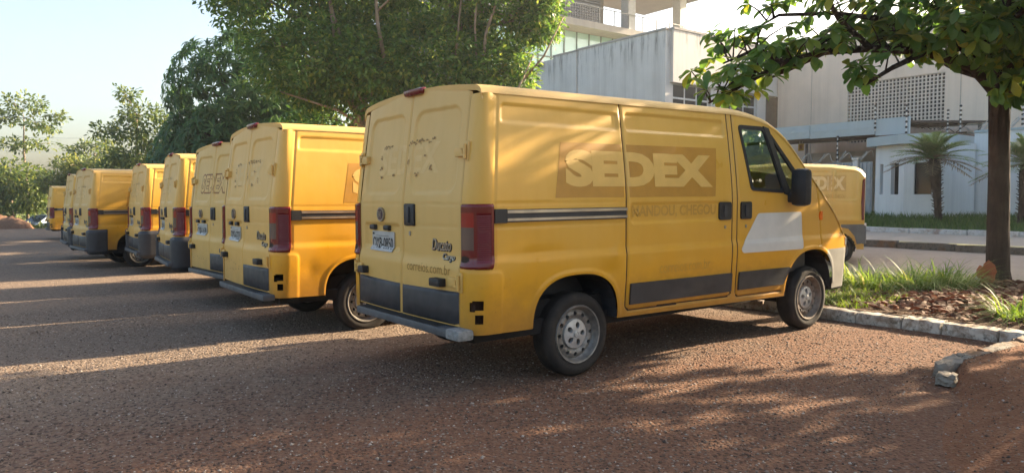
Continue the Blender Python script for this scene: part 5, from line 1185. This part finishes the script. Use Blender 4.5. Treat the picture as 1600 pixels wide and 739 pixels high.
# ---------------------------------------------------------------- grass and litter in the bed
def blades(r, pos, dirs, length, width, droop, nseg=4):
    """arching blades"""
    m = len(pos); t_ = np.linspace(0, 1, nseg + 1); d = np.asarray(dirs, float); h = d.copy(); h[:, 2] = 0; h = unit(h); L = np.broadcast_to(length, (m,)); dr = np.broadcast_to(droop, (m,))
    P = pos[:, None, :] + L[:, None, None] * (t_[None, :, None] * d[:, None, :] + (t_ ** 2)[None, :, None] * dr[:, None, None] * (h[:, None, :] * .55 - np.array([0, 0, 1.0])))
    s = np.cross(h, [0, 0, 1.0]); w = width * (1 - t_ ** 1.7 * .96)
    Lf = P - s[:, None, :] * w[None, :, None]; Rt = P + s[:, None, :] * w[None, :, None]; V = np.stack([Lf, Rt], 2).reshape(m, -1, 3); k = 2 * (nseg + 1)
    f = np.array([(2 * i, 2 * i + 1, 2 * i + 3, 2 * i + 2) for i in range(nseg)]); return V.reshape(-1, 3), [(f[None] + k * np.arange(m)[:, None, None]).reshape(-1, 4)]
def lotxyz(a, q, z): return np.stack([O2[0] + FV[0] * a + LV[0] * q, O2[1] + FV[1] * a + LV[1] * q, z], -1)
def tuft(label, a, q, n, rad, lmin, lmax, seed, mat=None):
    r = np.random.default_rng(seed); z = float(zbed(np.array(a), np.array(q))); b = W(a, q, z); t_ = thing("grass_tuft", label, "grass tuft", b, 0, "long grass tufts in the planting bed")
    an = r.uniform(0, 6.28, n); rr_ = rad * r.random(n) ** .6; pos = np.stack([rr_ * np.cos(an), rr_ * np.sin(an), np.full(n, -.02)], -1); o = an + r.normal(size=n) * .7; tilt = r.uniform(.15, .85, n); d = unit(np.stack([np.cos(o) * tilt, np.sin(o) * tilt, np.ones(n)], -1))
    V, F = blades(r, pos, d, r.uniform(lmin, lmax, n), .0075, r.uniform(.35, 1.05, n), 5); link("blades", mesh_np("blades", V, F), mat or M['blade'], t_); return t_
tuft("tall arching grass tuft left of the tree trunk", 8.1, -.62, 520, .34, .45, .95, 71)
tuft("broad grass tuft spilling towards the kerb, second left of the trunk", 7.2, -.05, 420, .36, .40, .80, 72)
tuft("bushy grass tuft between the trunk and the middle tuft", 7.6, -.45, 420, .30, .45, .9, 73)
tuft("sparse pale grass tuft nearest the small van", 7.9, .75, 150, .35, .35, .8, 74)
tuft("grass tuft in the corner by the right edge, in front of the trunk", 5.9, -2.25, 240, .22, .35, .75, 75)
tuft("grass tuft behind the trunk by the right edge", 9.1, -1.75, 240, .3, .4, .8, 76)
r = np.random.default_rng(77); n = 13000; a = r.uniform(5.15, 8.6, n); q = r.uniform(-.9, 2.0, n); k = (vnoise(a, q, .35, 15) > .22) & (q > -.15 - .75 * (a < 6.6)); a, q = a[k], q[k]; n = len(a); o = r.uniform(0, 6.28, n)
V, F = blades(r, lotxyz(a, q, zbed(a, q) - .01), unit(np.stack([np.cos(o) * .6, np.sin(o) * .6, np.ones(n)], -1)), r.uniform(.07, .19, n), .0045, r.uniform(.1, .6, n), 3); o = link("grass", mesh_np("grass", V, F), M['lawn']); o['kind'] = 'stuff'
r = np.random.default_rng(78); n = 16000; a = r.uniform(16.65, 21.6, n); q = r.uniform(-6, 8, n); o = r.uniform(0, 6.28, n); V, F = blades(r, lotxyz(a, q, .58 + .20 * sstep(16.6, 20.5, a)), unit(np.stack([np.cos(o) * .4, np.sin(o) * .4, np.ones(n)], -1)), r.uniform(.12, .32, n), .010, r.uniform(.05, .4, n), 2)
o = link("verge_grass", mesh_np("verge_grass", V, F), M['vergegrass']); o['kind'] = 'stuff'
r = np.random.default_rng(79); n = 3200; a = np.concatenate([r.normal(7.2, .9, n), r.uniform(5.2, 9.2, 900)]); q = np.concatenate([r.normal(-1.5, .55, n), r.uniform(-3, 1, 900)]); k = (a > 5.15) & (a < 9.3); a, q = a[k], q[k]; n = len(a); o = r.uniform(0, 6.28, n)
V, F = inst('oval', lotxyz(a, q, zbed(a, q) + r.uniform(.005, .07, n) * np.exp(-((q + 1.4) / .7) ** 2) + .008), np.stack([np.cos(o), np.sin(o), r.uniform(-.25, .35, n)], -1), np.stack([r.normal(size=n) * .5, r.normal(size=n) * .5, np.ones(n)], -1), r.uniform(.05, .15, n)); o = link("leaf_litter", mesh_np("leaf_litter", V, F), M['dry']); o['kind'] = 'stuff'
r = np.random.default_rng(80); n = 170; a = r.uniform(-1, 5, n); q = r.uniform(-5, 1, n); k = r.random(n) < np.where(q < bank_edge(a), .9, .35); a, q = a[k], q[k]; n = len(a); o = r.uniform(0, 6.28, n); zz = np.where(q < bank_edge(a), zbank(a, q), zpark(a, q)) + .008
V, F = inst('oval', lotxyz(a, q, zz), np.stack([np.cos(o), np.sin(o), r.uniform(-.1, .2, n)], -1), np.stack([r.normal(size=n) * .3, r.normal(size=n) * .3, np.ones(n)], -1), r.uniform(.02, .055, n)); o = link("fallen_leaves", mesh_np("fallen_leaves", V, F), M['dry']); o['kind'] = 'stuff'
dl = thing("dry_leaf", "large reddish dry leaf standing against the foot of the tree trunk", "leaf", W(8.45, -1.0, .13)); M['reddry'] = leafmat("reddish_dry_leaf", [(0, (.30, .10, .045)), (1, (.34, .13, .06))], .25, .7)
V, F = inst('broad', np.array([(0, 0, .0), (.02, .03, .0), (-.04, 0, 0)], float), np.array([(.1, 0, 1), (-.25, .1, 1), (.4, -.1, .8)], float), np.array([(-.3, -1, .1), (-.5, -1, 0), (.2, -1, .3)], float), np.array([.40, .33, .28])); link("blade", mesh_np("blade", V, F, True), M['reddry'], dl)
# ---------------------------------------------------------------- small date palms by the street wall
def palm(label, a, q, z, h, fr, seed, lean_=.15, dead=.2):
    b = W(a, q, z); t_ = thing("date_palm", label, "palm tree", b, 0, "date palms on the grass verge"); r = np.random.default_rng(seed); rr = random.Random(seed); mb = MB(); n = 9
    pts = [(-lean_ * (i / (n - 1)) ** 1.3, 0, h * i / (n - 1)) for i in range(n)]; mb.tube(pts, [.10, .09, .095, .10, .115, .13, .15, .16, .12], 12)
    for k in range(90):   # old leaf bases
        u = (k / 90) ** .8; an = k * 2.4; p = Vector((-lean_ * u ** 1.3, 0, h * u)); rad = np.interp(u, [0, .5, 1], [.095, .115, .16]); e = Vector((math.cos(an), math.sin(an), .7)); mb.tube([p + Vector((math.cos(an), math.sin(an), 0)) * rad * .8, p + Vector((math.cos(an), math.sin(an), 0)) * rad + e * .06], [.022, .010], 4)
    mb.build("trunk", M['bark'], t_, smooth=False); top = Vector(pts[-1])
    for k in range(fr):
        an = k * 2.399 + rr.uniform(-.2, .2); u = k / fr; el = math.radians(82 - 88 * u + rr.uniform(-8, 8)); L = rr.uniform(.95, 1.25); d = np.array([math.cos(an) * math.cos(el), math.sin(an) * math.cos(el), math.sin(el)]); hd = np.array([math.cos(an), math.sin(an), 0.0]); ns = 9
        t2 = np.linspace(0, 1, ns); P = np.array(top) + L * (t2[:, None] * d + (t2 ** 2)[:, None] * (np.array([0, 0, -1]) * .36 + hd * .12)); m2 = MB(); m2.tube([tuple(p) for p in P], list(np.linspace(.014, .004, ns)), 4)
        nl_ = 38; tl = np.linspace(.12, 1, nl_); pp = np.stack([np.interp(tl, t2, P[:, i]) for i in range(3)], -1); tg = unit(np.gradient(pp, axis=0)); sd_ = unit(np.cross(tg, [0, 0, 1.0]) + 1e-6); up = np.cross(sd_, tg)
        LL = .36 * np.sin(np.pi * (tl * .8 + .17)) + .03; dirs = np.concatenate([tg * .75 + sd_ * .8 + up * .25 + r.normal(size=(nl_, 3)) * .08, tg * .75 - sd_ * .8 + up * .25 + r.normal(size=(nl_, 3)) * .08]); V, F = blades(r, np.concatenate([pp, pp]), unit(dirs), np.concatenate([LL, LL]), .014, .25, 2)
        fo = m2.build("frond", M['palmleaf'] if u < 1 - dead else M['deadleaf'], t_); link("leaflets", mesh_np("leaflets", V, F), M['palmleaf'] if u < 1 - dead else M['deadleaf'], fo)
palm("short date palm with browning lower fronds in front of the guardhouse", 18.9, 4.05, .74, 1.72, 46, 81, .18, .25)
palm("short date palm half hidden by the tree trunk at the right edge", 18.6, 1.95, .74, 1.5, 40, 82, -.1, .1)
# ================================================================ small van, blue car, wires
def profile_car(root, L, prof, halfw, zb, arches, mat, wheels_r, wy, win=None, disp=None, tum=(.9, .5, .16), nx=110, nz=64):
    """closed shell from a side profile: prof (x, z) roofline; flanks lean in above the belt"""
    xs = np.linspace(0, L, nx); H = np.interp(xs, [p[0] for p in prof], [p[1] for p in prof]); k = 5; H = np.convolve(np.pad(H, k // 2, 'edge'), np.ones(k) / k, 'valid')
    T_ = np.linspace(0, 1, nz); X, TT = np.meshgrid(xs, T_, indexing='ij'); Zt = (H - .05)[:, None]; Z = zb + (Zt - zb) * TT
    plan = np.minimum(1, 1 - .10 * np.clip((.25 - X) / .25, 0, 1) ** 2 - .16 * np.clip((X - L + .5) / .5, 0, 1) ** 2)
    Y = halfw * plan - tum[2] * np.clip((Z - tum[0]) / tum[1], 0, 2) ** 1.3 * np.ones_like(X)
    cc = lambda A: (A[:-1, :-1] + A[1:, :-1] + A[1:, 1:] + A[:-1, 1:]) / 4
    if disp is not None: Y = Y + disp(X, Z)
    rem = np.zeros((nx - 1, nz - 1), bool)
    for cx, rr_ in arches: rem |= np.hypot(cc(X) - cx, (cc(Z) - wheels_r) * 1.0) < rr_
    F = grid_faces(nx, nz); VR = np.stack([X, -Y, Z], -1).reshape(-1, 3); VL = np.stack([X, Y, Z], -1).reshape(-1, 3); f = F[~rem]; n = len(VR)
    V = [VR, VL]; FF = [f, f[:, ::-1] + n]
    q = np.linspace(1, -1, 15); yt = Y[:, -1]; RX = np.broadcast_to(xs[:, None], (nx, 15)); RYv = yt[:, None] * q[None]; RZv = Zt + .05 * (1 - np.abs(q[None]) ** 6) + .03 * (1 - q[None] ** 2)
    V.append(np.stack([RX, -RYv, RZv], -1).reshape(-1, 3)); FF.append(grid_faces(nx, 15).reshape(-1, 4)[:, ::-1] + 2 * n); n2 = 2 * n + nx * 15
    for i, fl in ((0, 1), (nx - 1, -1)):
        ring = np.concatenate([VR.reshape(nx, nz, 3)[i], V[2].reshape(nx, 15, 3)[i], VL.reshape(nx, nz, 3)[i][::-1]]); cpt = ring.mean(0); m = len(ring); V.append(np.concatenate([ring, cpt[None]])); FF.append(np.array([(j, (j + 1) % m, m) for j in range(m)]) + n2); n2 += m + 1
    V = np.concatenate(V); 
    o = link("body", mesh_np("body", V, FF, True), mat, root)
    m = MB(); m.box(.15, L - .15, -halfw + .12, halfw - .12, zb - .05, zb + .25); m.build("chassis", M['void'], root)
    return (lambda u, v, off, s=1: np.stack([u, s * (halfw * np.minimum(1, 1 - .10 * np.clip((.25 - u) / .25, 0, 1) ** 2 - .16 * np.clip((u - L + .5) / .5, 0, 1) ** 2) - tum[2] * np.clip((v - tum[0]) / tum[1], 0, 2) ** 1.3 + (disp(u, v) if disp is not None else 0) + off), v], -1))
M['doblo'] = paint("small_van_yellow", (.72, .48, .14), (.70, .41, .08), .45, .4)
sv = thing("small_van", "small yellow van with faded SEDEX letters parked across the street side beyond the nearest van", "van", tuple(W(10.9, 1.98, .10) + Vector((.36, .78, 0))), R_(154))
def ddis(x, z):
    d = -.014 * sstep(.006, -.012, sd(x, z, (.13, .52, 1.24, 1.80, .06))) - .014 * sstep(.006, -.012, sd(x, z, (.60, 1.32, 1.24, 1.80, .06)))
    d -= .012 * np.exp(-((x - .56) / .010) ** 2) * (z > .6) + .006 * np.exp(-((z - 1.20) / .008) ** 2) * (x < 1.4); d -= .010 * np.exp(-((x - 1.42) / .010) ** 2) * (z > .4)
    d += .02 * np.exp(-((z - .86) / .05) ** 2) * sstep(1.2, .3, x) + .012 * sstep(.34, .30, np.hypot(x - .46, z - .28)); return d
SVP = profile_car(sv, 4.1, [(0, 1.70), (.05, 1.80), (.15, 1.86), (.6, 1.92), (1.6, 1.97), (2.2, 1.93), (2.5, 1.80), (3.1, 1.25), (3.4, 1.12), (3.95, .92), (4.1, .6)], .86, .30, [(.46, .33), (3.2, .34)], M['doblo'], .29, .75, disp=ddis, tum=(1.15, .75, .13), nx=230, nz=90)
svp = lambda u, v, off: SVP(u, v, off, 1)
UV = lambda pts: [(x, z) for x, z in pts]
patch("lettering_panel", [[(1.10, 1.72), (.33, 1.72), (.33, 1.41), (1.10, 1.41)]], svp, M['fresh'] if False else simple("small_van_panel", (.60, .36, .09), .5), sv, .003, 0, .06, (.545, .575))
tx = text2d("SEDEX", -1.09, -.345, 1.43, 1.70, .05); patch("lettering", [('raw', [(-x, z) for x, z in tx[1]], tx[2])], svp, simple("small_van_letter", (.78, .56, .24), .5), sv, .006, 0, .06, (.545, .575))
tx = text2d("MANDOU, CHEGOU", -.74, -.34, 1.27, 1.345, .01); patch("lettering", [('raw', [(-x, z) for x, z in tx[1]], tx[2])], svp, M['ghost'], sv, .004, 0, .06)
patch("fuel_cap", [[(.42 + .055 * math.cos(2 * math.pi * i / 20), 1.06 + .055 * math.sin(2 * math.pi * i / 20)) for i in range(20)]], svp, M['doblo'], sv, .010, .012, 0)
patch("rear_bumper", [[(.0, .42), (.12, .40), (.16, .55), (.27, .69), (.40, .72), (.40, .77), (.0, .78)]], svp, simple("small_van_bumper", (.13, .125, .12), .6), sv, .03, .04, .08)
m = MB(); m.box(-.04, .04, -.80, .80, .40, .76, .03); m.build("rear_bumper", simple("small_van_bumper", (.13, .125, .12), .6), sv, smooth=40)
patch("tail_light", [[(.0, .86), (.045, .86), (.06, 1.20), (.045, 1.62), (.0, 1.66)]], svp, M['red'], sv, .012, .02, .1)
patch("door_handle", [rrect(.60, .70, 1.12, 1.15, .01)], svp, M['doblo'], sv, .012, .014, 0)
patch("side_window", [[(1.55, 1.20), (2.35, 1.20), (2.9, 1.20), (2.4, 1.70), (2.2, 1.76), (1.55, 1.76)]], svp, M['winpane'], sv, .004, .006, .1)
for x_ in (.46, 3.2):
    add_wheel(sv, x_, .74, 1, True, M['steel'], M['silver'], z=.28, scale=.28 / RL); add_wheel(sv, x_, -.74, -1, False, z=.28, scale=.28 / RL)
# -- blue car at the far end
bc = thing("parked_car", "small dark blue car parked beyond the farthest yellow van", "car", W(-1.2, 37.9, -.34), RZ + math.pi)
bc.location = (-32.9, 53.8, -1.27); bc.rotation_euler = (0, 0, R_(250))
BP = profile_car(bc, 3.9, [(0, .75), (.15, .98), (.5, 1.05), (.8, 1.35), (1.3, 1.46), (2.0, 1.44), (2.8, .98), (3.6, .82), (3.85, .62), (3.9, .5)], .82, .24, [(.7, .34), (3.1, .34)], simple("blue_car_paint", (.035, .06, .11), .25, .3), .29, .72, tum=(.9, .5, .18))
for s_ in (1, -1):
    bp_ = lambda u, v, off, s=s_: BP(u, v, off, s)
    patch("side_window", [[(.72, .98), (2.45, .96), (2.05, 1.33), (1.3, 1.37), (.95, 1.32)]], bp_, M['winpane'], bc, .006, .006, .15)
    patch("headlight", [[(3.35, .62), (3.75, .60), (3.72, .72), (3.4, .78)]], bp_, M['head'], bc, .012, .012, .1)
m = MB(); m.add([(2.12, -.60, 1.40), (2.12, .60, 1.40), (2.72, .68, 1.05), (2.72, -.68, 1.05)], [(0, 1, 2, 3)]); m.build("windshield", M['winpane'], bc)
m = MB(); m.box(3.86, 3.95, -.6, .6, .34, .60, .02); m.build("front_bumper", M['black'], bc)
for x_ in (.7, 3.1):
    for s_ in (1, -1): add_wheel(bc, x_, .70 * s_, s_, False, z=.29, scale=.29 / RL)
# -- power lines far left
for k, (z0, z1) in enumerate(((9.6, 9.3), (8.0, 7.3))):
    m = MB(); pts = [(-75 + 60 * i / 14, 95 - 18 * i / 14, z0 + (z1 - z0) * i / 14 - 1.0 * math.sin(math.pi * i / 14) + (0 if k == 0 else 0)) for i in range(15)]; m.tube(pts, .022, 4); o = m.build("power_line", M['wire']); tag(o, ("upper" if k == 0 else "lower") + " of the two thin power lines crossing the sky at far left", "power line")
# ================================================================ air
t = NT("haze_air"); t.n.remove(t.b); pv = t.new("ShaderNodeVolumePrincipled"); pv.inputs['Color'].default_value = (.92, .95, 1.0, 1); pv.inputs['Density'].default_value = .0009; pv.inputs['Anisotropy'].default_value = .55
t.l.new(pv.outputs[0], t.out.inputs['Volume'])
m = MB(); m.box(-75, 75, -25, 112, -2.4, 25.5); hz = m.build("haze", t.m); hz['kind'] = 'stuff'
